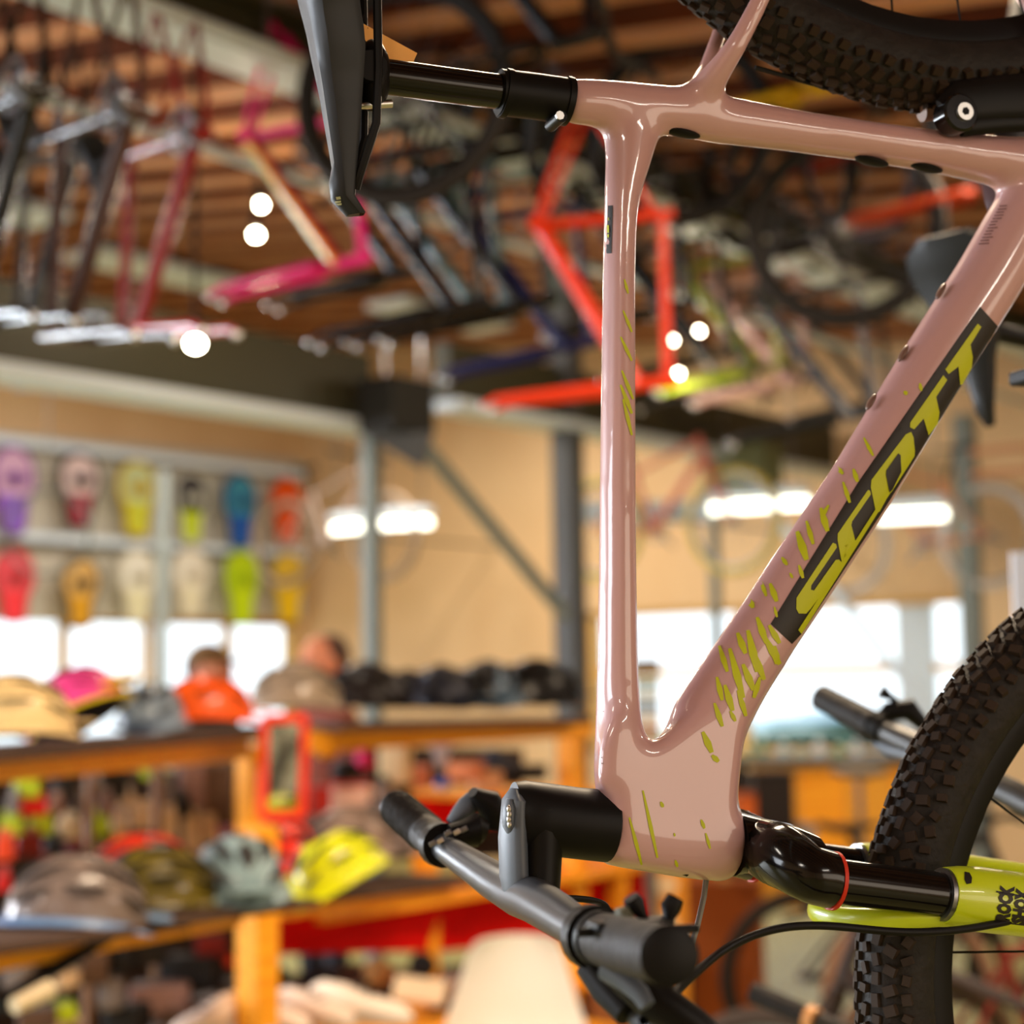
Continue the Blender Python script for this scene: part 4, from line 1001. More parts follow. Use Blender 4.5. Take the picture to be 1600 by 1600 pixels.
helmet(235,1142,5.6,-88,(126,142,160),'slate grey helmet facing forward on the top shelf',group=GT,s=1.0)
helmet(322,1130,5.9,10,(250,96,24),'bright orange helmet below the man in the cap',group=GT,s=1.08,ribs=5)
helmet(462,1108,6.4,190,(160,140,118),'taupe helmet with a long peak above the red mirror',group=GT,s=1.12)
helmet(570,1105,6.9,-30,(34,26,22),'brown black helmet, first dark one from the left',group=GT,s=1.15)
helmet(637,1105,7.2,-60,(30,24,24),'small dark helmet, second dark one from the left',group=GT,s=1.0)
helmet(690,1106,7.1,-70,(28,30,44),'navy black helmet, third dark one from the left',group=GT,s=1.15)
helmet(762,1104,7.2,-80,(20,19,20),'glossy black helmet with a pale blue side, fourth dark one',(70,92,112),group=GT,s=1.25)
helmet(838,1104,7.4,10,(20,17,16),'long black helmet at the right end of the top shelf',group=GT,s=1.32)
helmet(118,1448,4.15,20,(120,104,96),'large grey brown helmet with a blue rear on the lower tray',(110,140,180),group=GL,s=1.12,tilt=8)
helmet(222,1395,4.9,15,(206,50,24),'red helmet half hidden behind the olive one',group=GL,s=1.1)
helmet(243,1420,4.45,25,(92,78,18),'olive helmet with black vents on the lower tray',group=GL,s=1.06,ribs=8)
helmet(372,1404,4.6,-70,(124,146,150),'teal grey helmet at the right end of the lower tray',group=GL,s=1.1)
helmet(452,1362,5.5,-60,(236,42,12),'red orange helmet right of the pine post',group=GL,s=1.0)
helmet(532,1378,5.3,-150,(222,226,12),'fluorescent yellow helmet lying on the right tray',group=GL,s=1.0,tilt=25)
helmet(545,1338,5.9,20,(150,126,112),'brown grey helmet behind the yellow one',group=GL,s=1.1)
helmet(592,1335,6.1,10,(112,96,92),'dull grey helmet at the right end of the right tray',group=GL,s=1.15)

# ================================================================== display racks
def D3(a, b): return P(*a)-P(*b)
def plank(e, a, b, wd, ht, m, name='shelf_board', up=Vector((0, 0, 1)), label=None):
    o = Vector(e.location); return MB().bar(P(*a)-o, P(*b)-o, wd, ht, up).build(name, m, e, False, .004, label)
def leg(e, px, D, z0, z1, wd=.09, m=M_pine, name='pine_post'):
    p = P(px, 1200, D); o = Vector(e.location)
    return MB().box(Vector((p.x, p.y, (z0+z1)/2))-o, (wd, wd, z1-z0)).build(name, m, e, False, .006)
M_tray = mat('tray_metal', lin(74, 54, 42), .75, spec=.2)
e = thing('display_rack', 'long orange pine rack with dark metal shelves full of helmets', 'rack', P(400, 1300, 5.2))
rz = e
plank(e, (-160,1190,4.3), (402,1140,6.1), .30, .03, M_tray, 'metal_shelf')
plank(e, (486,1136,6.5), (880,1126,7.5), .34, .03, M_tray, 'metal_shelf')
plank(e, (-160,1213,4.25), (385,1168,6.0), .03, .075, M_pine, 'pine_rail')
plank(e, (480,1158,6.4), (925,1134,7.6), .03, .08, M_pine, 'pine_rail')
leg(e, 390, 6.2, 0, 1.40, .07); leg(e, 893, 7.7, 0, 1.42, .09); leg(e, -130, 4.3, 0, 1.4); leg(e, 962, 7.9, 0, 1.25, .07)
for px in (140, 245): leg(e, px, 5.9, 0, 1.38, .03, cm(120, 84, 54, .5), 'thin_upright')
e = thing('tray_rack', 'lower pine rack at the left with dark metal trays and the bright orange post', 'rack', P(200, 1450, 4.5))
plank(e, (-150,1490,3.6), (228,1440,4.35), .26, .022, M_tray, 'metal_shelf')
plank(e, (212,1436,4.3), (442,1407,4.75), .26, .022, M_tray, 'metal_shelf')
plank(e, (-150,1520,3.6), (372,1428,4.7), .03, .06, M_pine, 'pine_rail')
leg(e, 402, 5.0, 0, 1.22, .085)
e = thing('tray_rack', 'pine tray rack right of the bright post carrying the yellow helmet', 'rack', P(560, 1400, 5.8))
leg(e, 665, 6.9, 0, 1.0, .07)
plank(e, (430,1400,5.3), (690,1372,6.3), .36, .03, M_tray, 'metal_shelf')
plank(e, (430,1418,5.2), (700,1385,6.2), .03, .07, M_pine, 'pine_rail')
e = rz
# dark boards added to make the gaps behind the goods dark
o = Vector(e.location)
MB().bar(P(-200,1330,6.2)-o, P(395,1330,7.4)-o, .02, .62).build('darkening_board', cm(40, 28, 22, .7), e, False)
MB().bar(P(-200,1640,6.2)-o, P(395,1590,7.4)-o, .02, .75).build('darkening_board', cm(52, 36, 28, .7), e, False)
MB().bar(P(470,1255,8.7)-o, P(815,1255,9.2)-o, .02, .55).build('darkening_board', cm(50, 36, 28, .7), e, False)
# mirror
mr = thing('mirror', 'upright mirror in a thick red orange frame on the rack', 'mirror', P(440, 1285, 5.6), math.atan2(-.8, .6)+R(22))
mr.rotation_euler.x = R(6)
k = 5.6/F; hw, hh = 41*k, 86*k
f_ = MB()
for (a, b) in (((-hw+.02, 0, .02), (-hw+.02, 0, 2*hh-.02)), ((hw-.016, 0, .02), (hw-.016, 0, 2*hh-.02))): f_.tube([a, b], .015, 12)
for (a, b) in (((-hw+.02, 0, .02), (hw-.016, 0, .02)), ((-hw+.02, 0, 2*hh-.02), (hw-.016, 0, 2*hh-.02))): f_.tube([a, b], .016, 12)
f_.build('frame', cm(240, 52, 16, .4), mr)
MB().box((0, .004, hh), (2*hw-.05, .012, 2*hh-.05)).build('mirror_glass', mat('mirror_glass', (.62, .60, .56), .06, 1.0), mr, False)
# goods hanging under the top shelf
GP = 'packed accessories hanging under the top shelf'
cols = {'lime': (176,196,20), 'red': (214,24,14), 'orange red': (240,70,14), 'beige': (206,176,140), 'black': (20,16,14), 'mauve': (136,104,98), 'brown': (84,60,44), 'lilac': (176,126,160), 'amber': (226,150,20), 'white': (226,206,196), 'dark red': (110,20,16), 'olive': (120,120,20), 'grey': (110,100,96)}
PK = [('lime',42,1232,40,28),('black',100,1228,34,46),('black',176,1226,44,44),('lime',238,1208,34,20),('mauve',300,1222,38,74),('brown',338,1242,54,92),('white',386,1200,22,58),
('red',52,1262,44,24),('grey',22,1258,18,30),('mauve',88,1262,22,26),('beige',198,1250,22,22),('grey',150,1232,20,26),
('lime',18,1292,34,26),('lime',64,1292,36,26),('beige',108,1296,36,30),('lime',157,1290,26,32),('white',186,1284,26,26),('beige',222,1278,34,34),('lime',240,1298,18,24),
('orange red',8,1326,30,36),('dark red',46,1322,40,34),('black',84,1326,30,30),('beige',262,1306,28,80),('beige',299,1312,26,76),('beige',328,1300,20,60),('lilac',351,1296,24,50),
('amber',190,1318,28,24),('black',220,1304,34,24),('dark red',120,1332,36,30),('olive',150,1338,20,26),('lime',122,1352,30,22),('mauve',165,1262,24,34),('brown',130,1262,30,36),
('olive',205,1340,26,20),('black',285,1262,24,30),('grey',258,1240,24,34),('dark red',75,1356,26,22),('red',6,1380,22,26)]
cnt = {}
for i, (cn, x, y, w_, h_) in enumerate(PK):
    D = 5.7+x/400*.9; k = D/F; p = P(x, y, D)
    where = ('small, ' if w_*h_ < 700 else '')+'below the top shelf, '+('left edge' if x < 30 else 'left part' if x < 130 else 'middle part' if x < 250 else 'right part')+', '+('upper row' if y < 1250 else 'second row' if y < 1280 else 'third row' if y < 1310 else 'bottom row')
    lb = '%s pack hanging %s' % (cn, where)
    if lb in cnt: lb = lb+', right-hand one of two'
    cnt[lb] = 1
    e = thing('accessory_pack', lb, 'package', p, math.atan2(-.8, .6)+R(random.uniform(-15, 15)), GP)
    MB().box((0, 0, 0), (w_*k, .035, h_*k)).build('pouch', cm(*cols[cn], .5), e, True, .008)
    MB().box((0, 0, h_*k*.5+.012), (w_*k*.8, .004, .03)).build('header_card', cm(*[min(255, int(c*.7+60)) for c in cols[cn]], .5), e, False)
# goods on the lower levels at the left
GQ = 'dark goods on the bottom shelf'
QK = [('black',180,1490,60,50),('brown',150,1510,40,50),('grey',30,1520,36,40),('beige',108,1530,22,26),('black',235,1475,46,60),('dark red',330,1480,50,40),('black',300,1520,90,50),('mauve',250,1560,90,44),('grey',175,1550,34,50),('lime',100,1580,34,24),('brown',60,1590,60,30),('black',200,1590,60,40),('orange red',345,1500,30,14),('beige',98,1598,30,16),('brown',360,1560,40,50),('black',280,1600,50,36)]
for i, (cn, x, y, w_, h_) in enumerate(QK):
    D = 5.2+x/400*.8; k = D/F
    e = thing('boxed_goods', '%s box on the bottom shelf %s' % (cn, ['far left', 'left of the pine post', 'just left of the pine post'][0 if x < 120 else 1 if x < 290 else 2]+(', upper' if y < 1540 else ', lower')+('' if w_ < 55 else ' and wide')), 'box', P(x, y, D), math.atan2(-.8, .6)+R(random.uniform(-25, 25)), GQ)
    MB().box((0, 0, 0), (w_*k, .12, h_*k)).build('carton', cm(*cols[cn], .6), e, True, .01)
    MB().box((0, 0, h_*k/2), (w_*k*.9, .10, .008)).build('lid', cm(*[int(c*.7) for c in cols[cn]], .6), e, True, .003)
# black arm with a pale grip at the lower left
e = thing('display_stand', 'black slanting arm with a pale handle at the lower left', 'stand', P(60, 1540, 3.9))
o = Vector(e.location)
MB().tube([P(0,1572,3.8)-o, P(60,1530,3.9)-o, P(110,1500,4.0)-o, P(178,1460,4.1)-o], [.02, .018, .016, .012], 12).build('arm', M_black, e)
MB().tube([P(22,1572,3.78)-o, P(78,1545,3.86)-o], [.018, .022], 14).build('pale_handle', cm(216, 196, 160, .5), e)

# ================================================================== table with red cloth, table goods
e = thing('cloth_table', 'table with a deep red cloth front behind the white chair', 'table', P(660, 1480, 6.8))
o = Vector(e.location)
def sheet(pts, th, m, name, par):            # thick panel through four points
    a, b, c, d = [Vector(q) for q in pts]; n = (b-a).cross(d-a).normalized()*th
    return MB().add([a, b, c, d, a+n, b+n, c+n, d+n], [(0,1,2,3),(7,6,5,4),(0,4,5,1),(1,5,6,2),(2,6,7,3),(3,7,4,0)]).build(name, m, par, False, .004)
sheet([P(425,1432,6.0)-o, P(700,1385,6.9)-o, P(700,1486,6.9)-o, P(425,1492,6.0)-o], .02, M_red, 'cloth_panel', e)
sheet([P(702,1385,6.95)-o, P(1016,1340,8.2)-o, P(1016,1452,8.2)-o, P(702,1486,6.95)-o], .02, M_red, 'cloth_panel', e)
MB().bar(P(425,1600,6.4)-o, P(1010,1540,8.4)-o, .5, .25).build('dark_base', cm(44, 26, 20, .7), e, False)
MB().bar(P(425,1430,6.3)-o, P(1016,1338,8.5)-o, .5, .03).build('table_top', M_pine, e, False)
e = thing('goods_table', 'small pine table with a red cloth under loose goods', 'table', P(740, 1245, 8.2))
o = Vector(e.location)
MB().bar(P(640,1240,8.1)-o, P(900,1236,8.9)-o, .7, .03).build('table_top', M_pine, e, False)
sheet([P(640,1250,7.9)-o, P(900,1244,8.6)-o, P(900,1285,8.6)-o, P(640,1295,7.9)-o], .02, M_red, 'cloth_panel', e)
for px, D in ((655, 8.1), (880, 8.8)): leg(e, px, D, 0, 1.08, .06, name='leg')
TB = [('card_stand','cream upright card left on the goods table',618,1192,44,66,(232,208,160),'card'),
('folded_cloth','pale grey folded cloth hanging from the shelf edge',690,1178,42,50,(186,176,176),'cloth'),
('small_box','orange brown box slanting on the goods table',728,1206,50,26,(214,128,80),'box'),
('small_ball','small blue ball before the orange brown box',694,1225,26,18,(64,96,190),'ball'),
('cap','dark blue black cap on the goods table',772,1180,56,24,(34,38,52),'cap'),
('small_box','salmon box left on the goods table',655,1215,34,34,(226,140,110),'box'),
('small_box','tan box on the goods table beside the slanting box',760,1222,44,30,(200,150,110),'box'),
('small_box','black flat box under the right end of the rack',812,1208,84,22,(18,16,20),'box'),
('shoe_box','white pinkish box with a red lid on the rack',548,1250,58,50,(232,196,184),'box'),
('helmet_bag','magenta pouch under the top shelf right of the mirror',570,1186,30,34,(214,24,96),'bag'),
('helmet_bag','amber pouch under the top shelf beside the mirror',510,1165,44,40,(226,160,30),'bag'),
('helmet_bag','dark pouch between the amber and magenta pouches',540,1205,50,36,(24,18,16),'bag'),
('small_box','dark red tin on the rack right of the mirror',500,1250,30,40,(160,30,16),'box'),
('bottle','pale grey bottle standing right of the white box',600,1245,26,64,(150,134,124),'bottle'),
('small_box','dark green brown box right of the grey bottle',628,1240,26,44,(54,46,34),'box'),
('bottle','small khaki bottle above the yellow helmet',500,1298,30,30,(150,126,70),'bottle'),
('small_ball','pale ball on the brown grey helmet heap, left',524,1318,26,26,(206,180,160),'ball'),
('small_ball','pale ball on the brown grey helmet heap, right',552,1310,24,26,(212,188,168),'ball')]
for (nm, lb, x, y, w_, h_, c, cat) in TB:
    D = 6.6+max(0, (x-500))/300*1.4; k = D/F; p = P(x, y, D)
    e = thing(nm, lb, cat, p, math.atan2(-.8, .6)+R(random.uniform(-20, 20)))
    if nm in ('small_ball',): MB().ell((0, 0, 0), (w_*k/2, w_*k/2, h_*k/2), 14, 8).build('shell', cm(*c, .4), e)
    elif nm == 'bottle':
        b_ = h_*k; r_ = w_*k/2
        MB().tube([(0, 0, -b_/2), (0, 0, .2*b_), (0, 0, .32*b_)], [r_, r_, r_*.5], 14).build('body', cm(*c, .4), e); MB().tube([(0, 0, .32*b_), (0, 0, .5*b_)], r_*.55, 12).build('cap', M_black, e)
    elif nm == 'cap':
        MB().ell((0, 0, -h_*k/2), (w_*k*.38, w_*k*.36, h_*k), 16, 8, z0=0).build('crown', cm(*c, .7), e); MB().ell((w_*k*.4, 0, -h_*k/2), (w_*k*.3, w_*k*.3, .008), 14, 6).build('peak', cm(*c, .7), e)
    elif nm == 'helmet_bag':
        MB().ell((0, 0, 0), (w_*k/2, .05, h_*k/2), 14, 8).build('pouch', cm(*c, .5), e); MB().tube([(-.02, 0, h_*k*.45), (0, 0, h_*k*.45+.05), (.02, 0, h_*k*.45)], .004, 6).build('loop', M_black, e)
    elif nm == 'folded_cloth':
        MB().prism([(-w_*k/2, h_*k/2), (w_*k/2, h_*k/2), (w_*k*.1, -h_*k/2), (-w_*k*.1, -h_*k/2)], -.015, .015, lambda x_, y_, d: Vector((x_, d, y_))).build('cloth', cm(*c, .8), e, False, .005)
    else:
        MB().box((0, 0, 0), (w_*k, .10, h_*k)).build('carton', cm(*c, .6), e, True, .006)
        MB().box((0, 0, h_*k/2), (w_*k*1.03, .104, .012)).build('lid', cm(*((200, 24, 16) if nm == 'shoe_box' else c), .6), e, True, .002)
# shoes at the bottom
GSH = 'white shoes on the low bench'
def shoe(px, py, D, ang_, label, c=(236,214,198), s=1.0):
    e = thing('shoe', label, 'shoe', P(px, py, D), math.atan2(-.8, .6)+R(ang_), GSH)
    b = MB(); secs = [(-.13, .030, .075), (-.10, .036, .085), (-.04, .036, .080), (.02, .040, .058), (.08, .046, .046), (.125, .036, .034), (.15, .014, .018)]
    o = len(b.v); n = 12
    for (x, w_, h_) in secs:
        for k in range(n):
            q = 2*math.pi*k/n; b.v.append(Vector((x*s, w_*s*math.cos(q), h_*s*.5+h_*s*.5*math.sin(q))))
    for i in range(len(secs)-1):
        for k in range(n): b.f.append((o+i*n+k, o+i*n+(k+1) % n, o+(i+1)*n+(k+1) % n, o+(i+1)*n+k))
    b.f.append(tuple(o+k for k in range(n))[::-1]); b.f.append(tuple(o+(len(secs)-1)*n+k for k in range(n)))
    b.build('upper', cm(*c, .5), e)
    MB().prism([(-.135, -.028), (-.135, .028), (0, .036), (.08, .045), (.14, .03), (.155, 0), (.14, -.03), (.08, -.045), (0, -.036)], 0, .018, lambda x, y, d: Vector((x*s, y*s, d-.008))).build('sole', cm(200, 186, 170, .6), e, False)
    l_ = MB()
    for k in range(4): l_.tube([((-.01+.022*k)*s, -.02*s, (.078-.011*k)*s), ((-.01+.022*k)*s, .02*s, (.078-.011*k)*s)], .003, 5)
    l_.build('laces', cm(120, 100, 90, .6), e)
shoe(330,1606,4.9,-120,'cream shoe leftmost on the bench, heel up')
shoe(392,1618,5.0,-60,'cream shoe cut off at the bottom below the pine post')
shoe(432,1600,5.1,-50,'pinkish white shoe, third from the left on the bench')
shoe(490,1592,5.2,-35,'white shoe in the middle of the bench')
shoe(560,1588,5.2,-25,'white shoe rightmost of the row, toe to the right', (246,230,212), 1.15)
e = thing('low_bench', 'orange pine bench carrying shoes at the bottom edge', 'bench', P(560, 1640, 5.6)); o = Vector(e.location)
MB().bar(P(280,1650,5.0)-o, P(880,1600,6.2)-o, .5, .05).build('bench_top', M_pine, e, False)
MB().bar(P(270,1620,5.6)-o, P(600,1545,6.4)-o, .3, .16).build('shoe_tray', cm(90, 66, 54, .6), e, False)
for px, D in ((300, 5.1), (860, 6.2)): leg(e, px, D, 0, .48, .08, name='leg')
e = thing('price_card', 'cream card lying tilted right of the white shoes', 'card', P(655, 1548, 5.9), math.atan2(-.8, .6)); MB().box((0, 0, 0), (.17, .10, .02), Euler((R(35), R(8), 0)).to_matrix()).build('card', cm(232, 206, 170, .6), e, False)
for i, (x, y, w_, h_, c, lb) in enumerate([(590,1518,46,42,(206,150,90),'tan carton behind the white shoes'),(660,1508,40,40,(30,24,22),'dark bag behind the cream card'),(700,1540,60,34,(150,120,106),'dusky cloth bundle left of the white chair'),(500,1530,60,40,(36,30,30),'dark shoe heap behind the row, left'),(420,1530,60,50,(34,26,24),'dark shoe heap right of the pine post'),(560,1545,50,30,(60,50,50),'grey brown bundle behind the rightmost white shoe'),(640,1580,60,30,(226,150,60),'orange wooden block under the cream card')]):
    D = 6.1; k = D/F; e = thing('bundle', lb, 'bundle', P(x, y, D), math.atan2(-.8, .6)+R(i*23))
    MB().ell((0, 0, 0), (w_*k/2, .07, h_*k/2), 14, 8).build('bundle_body', cm(*c, .8), e); MB().tube([(-w_*k*.3, -.06, 0), (0, -.075, .01), (w_*k*.3, -.06, 0)], .008, 6).build('seam_band', cm(*[int(q*.7) for q in c], .8), e)
# orange stands to the right of the chair
e = thing('pine_stool', 'orange pine stool between the white chair and the near grip', 'stool', P(900, 1530, 6.4)); o = Vector(e.location)
MB().bar(P(868,1520,6.3)-o, P(940,1506,6.8)-o, .3, .10).build('stool_top', M_pine, e, False)
for px, D in ((885, 6.3), (938, 6.8)): leg(e, px, D, 0, .58, .05, name='leg')
e = thing('carton', 'dusty brown carton under the near handlebar grip', 'box', P(965, 1590, 6.4), math.atan2(-.8, .6)+R(10))
zc = e.location.z
MB().box((0, 0, (.125-zc)/2), (.24, .25, .125+zc)).build('carton_body', cm(150, 90, 50, .7), e, False, .005); MB().box((0, -.01, .128), (.05, .255, .006)).build('tape', cm(190, 150, 110, .4), e, False)
e = thing('poster_stand', 'orange stand with two pale round labels behind the shifter levers', 'stand', P(1042, 1420, 7.6), math.atan2(-.8, .6)); 
MB().box((0, 0, -.25), (.17, .03, .95)).build('stand_board', cm(232, 150, 40, .5), e, False, .003)
for dz in (.10, -.06): MB().tube([(0, -.018, dz), (0, -.024, dz)], .045, 20).build('pale_label', cm(240, 206, 160, .5), e)
e = thing('carton', 'tall orange brown carton behind the steel rod', 'box', P(1135, 1450, 8.6), math.atan2(-.8, .6)+R(-12))
zc = e.location.z
MB().box((0, 0, (.23-zc)/2), (.34, .3, .23+zc)).build('carton_body', cm(150, 72, 14, .7), e, False, .005); MB().box((0, -.01, .232), (.06, .305, .006)).build('tape', cm(190, 130, 70, .4), e, False)
e = thing('floor_rack', 'orange pine board standing behind the cartons', 'board', P(1095, 1400, 9.2), math.atan2(-.8, .6)); MB().box((0, 0, -.3), (.36, .04, 1.3)).build('board', cm(190, 100, 20, .6), e, False, .003)

# ================================================================== chair
e = thing('shell_chair', 'cream moulded plastic chair with a rounded back at the bottom', 'chair', (0, 0, 0)); pc_ = P(800, 1560, 5.6); e.location = (pc_.x, pc_.y, 0); e.rotation_euler = (0, 0, math.atan2(-.8, .6)+R(12))
k = 5.6/F; ztop = 1.6-(1455-1066)*k
prof = [(ztop, -.02, .105), (ztop-.012, -.018, .128), (ztop-.05, -.01, .150), (ztop-.12, 0, .172), (ztop-.22, .02, .205), (ztop-.30, .02, .232), (.47, -.02, .240), (.435, -.10, .238), (.43, -.22, .230), (.445, -.34, .215), (.44, -.40, .18), (.425, -.42, .12)]
b = MB(); n = 14; o = 0
for sgn in (0, 1):
    for (z, y, w_) in prof:
        for j in range(n+1):
            t = -1+2*j/n; curve = .055*(abs(t)**2.2)
            up_ = 1 if z > .47 else 0
            b.v.append(Vector((w_*t, y-(curve if up_ else curve*.3)+(.008 if sgn and up_ else 0), z+(0 if up_ else curve*.9)-(.008 if sgn and not up_ else 0))))
m_ = len(prof)
for sgn in (0, 1):
    q = sgn*m_*(n+1)
    for i in range(m_-1):
        for j in range(n): b.f.append((q+i*(n+1)+j, q+i*(n+1)+j+1, q+(i+1)*(n+1)+j+1, q+(i+1)*(n+1)+j))
q = m_*(n+1)
for j in range(n): b.f.append((j, q+j, q+j+1, j+1)); r0 = (m_-1)*(n+1); b.f.append((r0+j, r0+j+1, q+r0+j+1, q+r0+j))
for i in range(m_-1):
    for j in (0, n): b.f.append((i*(n+1)+j, (i+1)*(n+1)+j, q+(i+1)*(n+1)+j, q+i*(n+1)+j))
b.build('seat_shell', M_whiteplastic, e, True)
for sx in (-1, 1):
    for sy in (-1, 1): MB().tube([(sx*.12, -.18+sy*.10, .42), (sx*.23, -.18+sy*.20, 0)], [.014, .010], 10).build('leg', M_pine, e)

# ================================================================== people
M_skin = mat('skin', lin(206, 128, 92), .5); M_hair = mat('brown_hair', lin(70, 40, 24), .7)
def person(px, py, D, face, label, top, trousers, cap=None):
    """py = eye level of the head; face = heading of the face in degrees from image right"""
    p = P(px, py, D); H = p.z+.11
    e = thing('person', label, 'person', (p.x, p.y, 0), math.atan2(-.8, .6)+R(face)); s = H/1.75
    V = lambda x, y, z: Vector((x*s, y*s, z*s))
    import itertools
    J = {'pel': (0,0,.95,.14), 'sp': (0,0,1.15,.125), 'ch': (0,0,1.34,.145), 'nk': (0,0,1.47,.065), 'hd0': (.01,0,1.54,.06)}
    ch = [('pel','sp'),('sp','ch'),('ch','nk'),('nk','hd0')]
    for sg, q in ((1,'l'),(-1,'r')):
        J['sh'+q] = (0,.17*sg,1.41,.062); J['el'+q] = (.02,.22*sg,1.13,.044); J['wr'+q] = (.14,.20*sg,.92,.030); J['hn'+q] = (.18,.19*sg,.86,.034)
        J['hp'+q] = (0,.09*sg,.90,.10); J['kn'+q] = (.02,.10*sg,.49,.062); J['an'+q] = (0,.10*sg,.09,.045); J['ft'+q] = (.13,.11*sg,.04,.040)
        ch += [('ch','sh'+q),('sh'+q,'el'+q),('el'+q,'wr'+q),('wr'+q,'hn'+q),('pel','hp'+q),('hp'+q,'kn'+q),('kn'+q,'an'+q),('an'+q,'ft'+q)]
        for fi in range(4):
            a = 'f%d%s' % (fi, q); ox = -.02+.017*fi
            J[a] = (.205+.004*fi, (.185)*sg, .835-.004*fi, .009); J[a+'b'] = (.215+ox*.6, (.17-.004*fi)*sg, .80, .009); J[a+'c'] = (.205+ox*.6, (.155)*sg, .775+.006*fi, .008)
            ch += [('hn'+q, a), (a, a+'b'), (a+'b', a+'c')]
        J['t'+q] = (.17,.165*sg,.85,.011); J['t'+q+'b'] = (.185,.145*sg,.83,.010); ch += [('hn'+q,'t'+q),('t'+q,'t'+q+'b')]
    ks = list(J); me_ = bpy.data.meshes.new('body'); me_.from_pydata([tuple(V(*J[k][:3])) for k in ks], [(ks.index(a), ks.index(b_)) for a, b_ in ch], [])
    ob = bpy.data.objects.new('body', me_); COL.objects.link(ob)
    md = ob.modifiers.new('skin', 'SKIN'); md.use_smooth_shade = True
    for i, k_ in enumerate(ks):
        sv = me_.skin_vertices[0].data[i]; r_ = J[k_][3]*s; sv.radius = (r_, r_); sv.use_root = (i == 0)
    ob.modifiers.new('sub', 'SUBSURF').levels = 1
    mm = bpy.data.meshes.new_from_object(ob.evaluated_get(bpy.context.evaluated_depsgraph_get())); bpy.data.objects.remove(ob)
    # head joined to the same surface
    hb_ = MB(); hb_.ell(V(.02, 0, 1.635), (.098*s, .078*s, .118*s), 20, 14); hb_.ell(V(.055, 0, 1.575), (.055*s, .052*s, .060*s), 14, 10)
    hb_.tube([V(.11, 0, 1.655), V(.128, 0, 1.628), V(.11, 0, 1.612)], [.008, .014, .010], 8)
    for sg in (-1, 1): hb_.ell(V(.005, .080*sg, 1.63), (.020*s, .010*s, .032*s), 10, 8)
    bm = bmesh.new(); bm.from_mesh(mm); hm = hb_.mesh('h', None); bm.from_mesh(hm); bm.to_mesh(mm); bm.free()
    mm.materials.clear()
    for m__ in (M_skin, cm(*top, .8), cm(*trousers, .8), cm(40, 34, 30, .6)): mm.materials.append(m__)
    for f in mm.polygons:
        z = f.center.z/s
        f.material_index = 0 if z > 1.47 or (z < .93 and f.center.x/s > .12 and z > .5) else 1 if z > .95 or abs(f.center.y/s) > .165 and z > .9 else 2 if z > .10 else 3
        f.use_smooth = True
    bo = bpy.data.objects.new('body', mm); COL.objects.link(bo); bo.parent = e
    for sg in (-1, 1): MB().ell(V(.103, .033*sg, 1.648), (.010*s, .014*s, .008*s), 10, 8).build('eye', M_black, e)
    MB().tube([V(.108, -.022, 1.585), V(.114, 0, 1.583), V(.108, .022, 1.585)], .005, 6).build('mouth', cm(150, 70, 60, .5), e)
    MB().ell(V(-.026, 0, 1.665), (.090*s, .083*s, .098*s), 18, 12).build('hair', M_hair, e)
    if cap:
        MB().ell(V(.0, 0, 1.675), (.112*s, .094*s, .095*s), 18, 8, z0=0).build('cap_crown', cm(*cap, .8), e)
        MB().ell(V(.135, 0, 1.68), (.075*s, .075*s, .010*s), 14, 6).build('cap_peak', cm(*cap, .8), e)
    return e
person(325, 1048, 8.3, -25, 'person in an olive brown cap seen above the orange helmet', (70, 60, 50), (40, 40, 46), (104, 76, 44))
person(508, 1033, 8.1, -142, 'person with short brown hair in profile beside the light grey post', (120, 60, 46), (50, 50, 60))

# ================================================================== right side: counter, stool, goods
e = thing('sales_counter', 'counter with dark edge and yellow plywood front below the right windows', 'counter', P(1300, 1185, 9.2), math.atan2(-.8, .6)); z = e.location.z
MB().box((0, .3, -.015), (1.15, .75, .035)).build('counter_top', cm(58, 56, 40, .4), e, False, .004)
for i in range(4): MB().box((-.30+i*.24, 0, -.40), (.235, .03, .72)).build('plywood_panel', M_pine if i % 2 else cm(226, 158, 48, .5), e, False, .002)
MB().box((-.5, .1, -.40), (.12, .2, .72)).build('dark_side', cm(30, 22, 18, .6), e, False)
for sx in (-.5, .5): MB().box((sx, .3, -z/2-.02), (.06, .06, z-.04)).build('leg', M_dpost, e, False)
e = thing('bar_stool', 'dark stool with a grey seat in front of the plywood counter', 'stool', P(1342, 1205, 8.4)); z = e.location.z
MB().ell((0, 0, 0), (.13, .13, .035), 18, 8).build('seat', cm(130, 118, 104, .5), e); MB().tube([(0, 0, 0), (0, 0, -z+.03)], .016, 10).build('leg', M_steel, e); MB().ell((0, 0, -z), (.2, .2, .05), 18, 6, z0=0).build('foot', M_steel, e)
for (x, y, w_, h_, c, lb) in [(1205,1285,60,150,(30,20,16),'tall black box standing right of the pink head tube'),(1166,1290,34,96,(196,92,30),'rust orange box beside the tall black box'),(1254,1315,26,50,(150,140,136),'grey canister in front of the plywood counter')]:
    D = 8.2; k = D/F; e = thing('storage_box', lb, 'box', P(x, y, D), math.atan2(-.8, .6)+R(5)); MB().box((0, 0, 0), (w_*k, .2, h_*k)).build('box_body', cm(*c, .6), e, False, .006); MB().box((0, 0, h_*k/2), (w_*k*1.05, .21, .02)).build('lid', cm(*[int(q*.8) for q in c], .6), e, False, .003)
GO = 'goods standing on the counter'
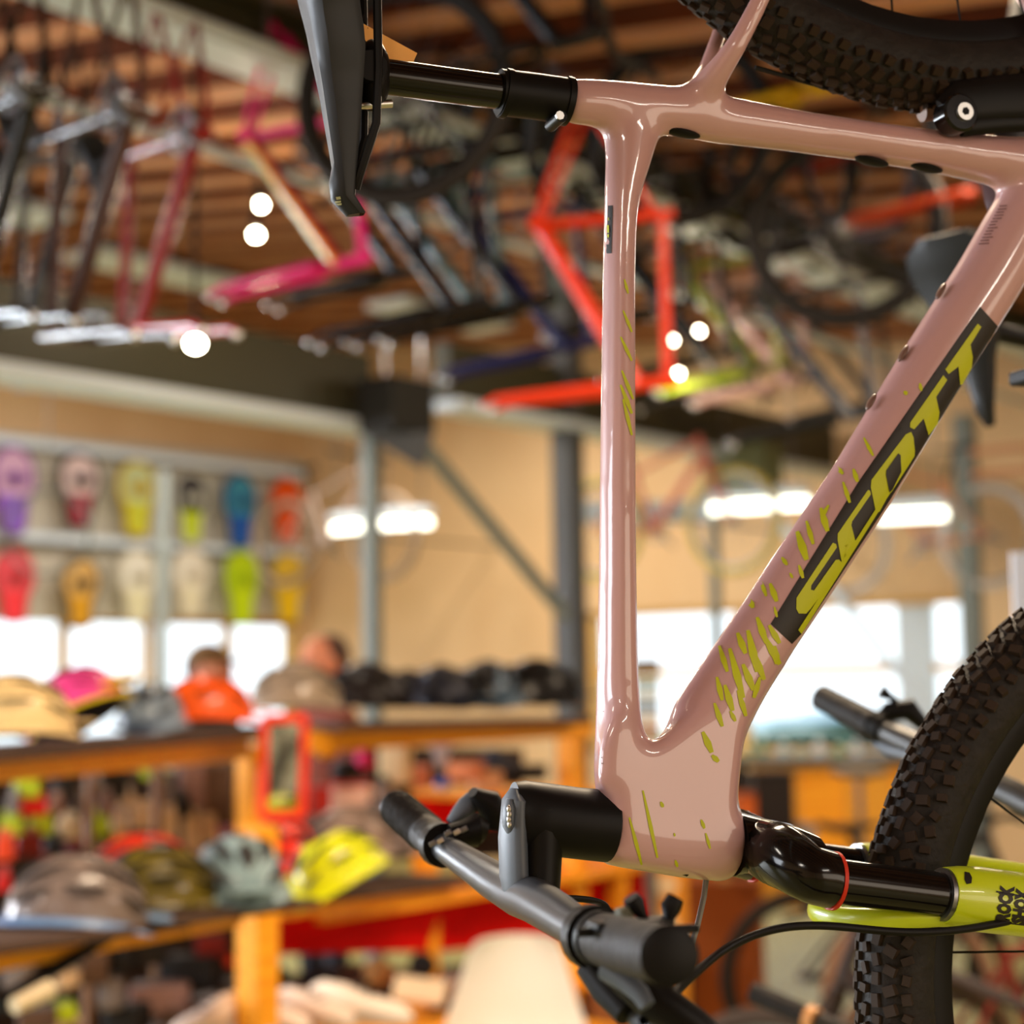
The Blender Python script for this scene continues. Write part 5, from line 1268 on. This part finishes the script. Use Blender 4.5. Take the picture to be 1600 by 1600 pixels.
for i, (x, c, w_, h_) in enumerate([(1172,(150,160,110),16,20),(1192,(110,150,120),14,30),(1225,(180,200,200),18,22),(1252,(196,206,180),16,16),(1280,(210,220,224),16,26),(1310,(150,176,130),18,18),(1338,(206,214,220),14,24)]):
    D = 9.3; k = D/F; e = thing('bottle', 'small pale bottle on the counter, %s from the left' % ['first', 'second', 'third', 'fourth', 'fifth', 'sixth', 'seventh'][i], 'bottle', P(x, 1181, D), 0, GO)
    MB().tube([(0, 0, 0), (0, 0, h_*k*.7), (0, 0, h_*k*.8)], [w_*k/2, w_*k/2, w_*k/4], 12).build('body', cm(*c, .3), e); MB().tube([(0, 0, h_*k*.8), (0, 0, h_*k)], w_*k/4, 10).build('cap', cm(230, 230, 230, .4), e)
e = thing('price_display', 'brown topped display stand right beside the pink top tube', 'stand', P(1010, 1060, 7.6), math.atan2(-.8, .6))
MB().box((0, 0, .05), (.11, .12, .06)).build('display_top', cm(110, 92, 70, .6), e, False, .004)
for i in range(6): MB().box((0, 0, -.02-i*.05), (.10, .10, .045)).build('display_tier', cm(*[(150,180,190),(200,206,200),(120,140,160),(214,206,190),(170,120,70),(196,200,200)][i], .5), e, False, .003)
MB().box((0, 0, -.9), (.05, .05, 1.2)).build('display_pole', M_steel, e, False)
e = thing('wall_shelf', 'rust brown wooden frame on the wall right of the far column', 'shelf', P(1545, 722, 9.5), math.atan2(-1, 0))
for a, b_ in (((-.10, 0, .06), (.28, 0, .06)), ((-.10, 0, -.06), (.28, 0, -.06)), ((.28, 0, -.07), (.28, 0, .07))): MB().bar(a, b_, .03, .025, up=Vector((0, 1, 0))).build('slat', cm(150, 96, 60, .6), e, False)
e = thing('hanging_banner', 'white and blue banner strip at the right edge above the tyre', 'banner', P(1600, 945, 3.4), math.atan2(-.8, .6))
MB().box((.01, 0, .03), (.06, .01, .14)).build('cloth', cm(200, 206, 224, .5), e, False); MB().box((.01, 0, -.055), (.066, .011, .04)).build('blue_hem', cm(40, 60, 190, .5), e, False)
e = thing('ceiling_sign', 'small blue and yellow sign under the white beam edge at the left', 'sign', P(45, 601, 9.4), math.atan2(-.8, .6))
MB().box((0, 0, 0), (.15, .02, .06)).build('sign_board', cm(196, 196, 206, .5), e, False); MB().box((-.01, -.012, .02), (.11, .01, .03)).build('blue_band', cm(30, 50, 150, .5), e, False); MB().box((.07, -.012, .01), (.03, .01, .03)).build('yellow_patch', cm(214, 160, 20, .5), e, False)
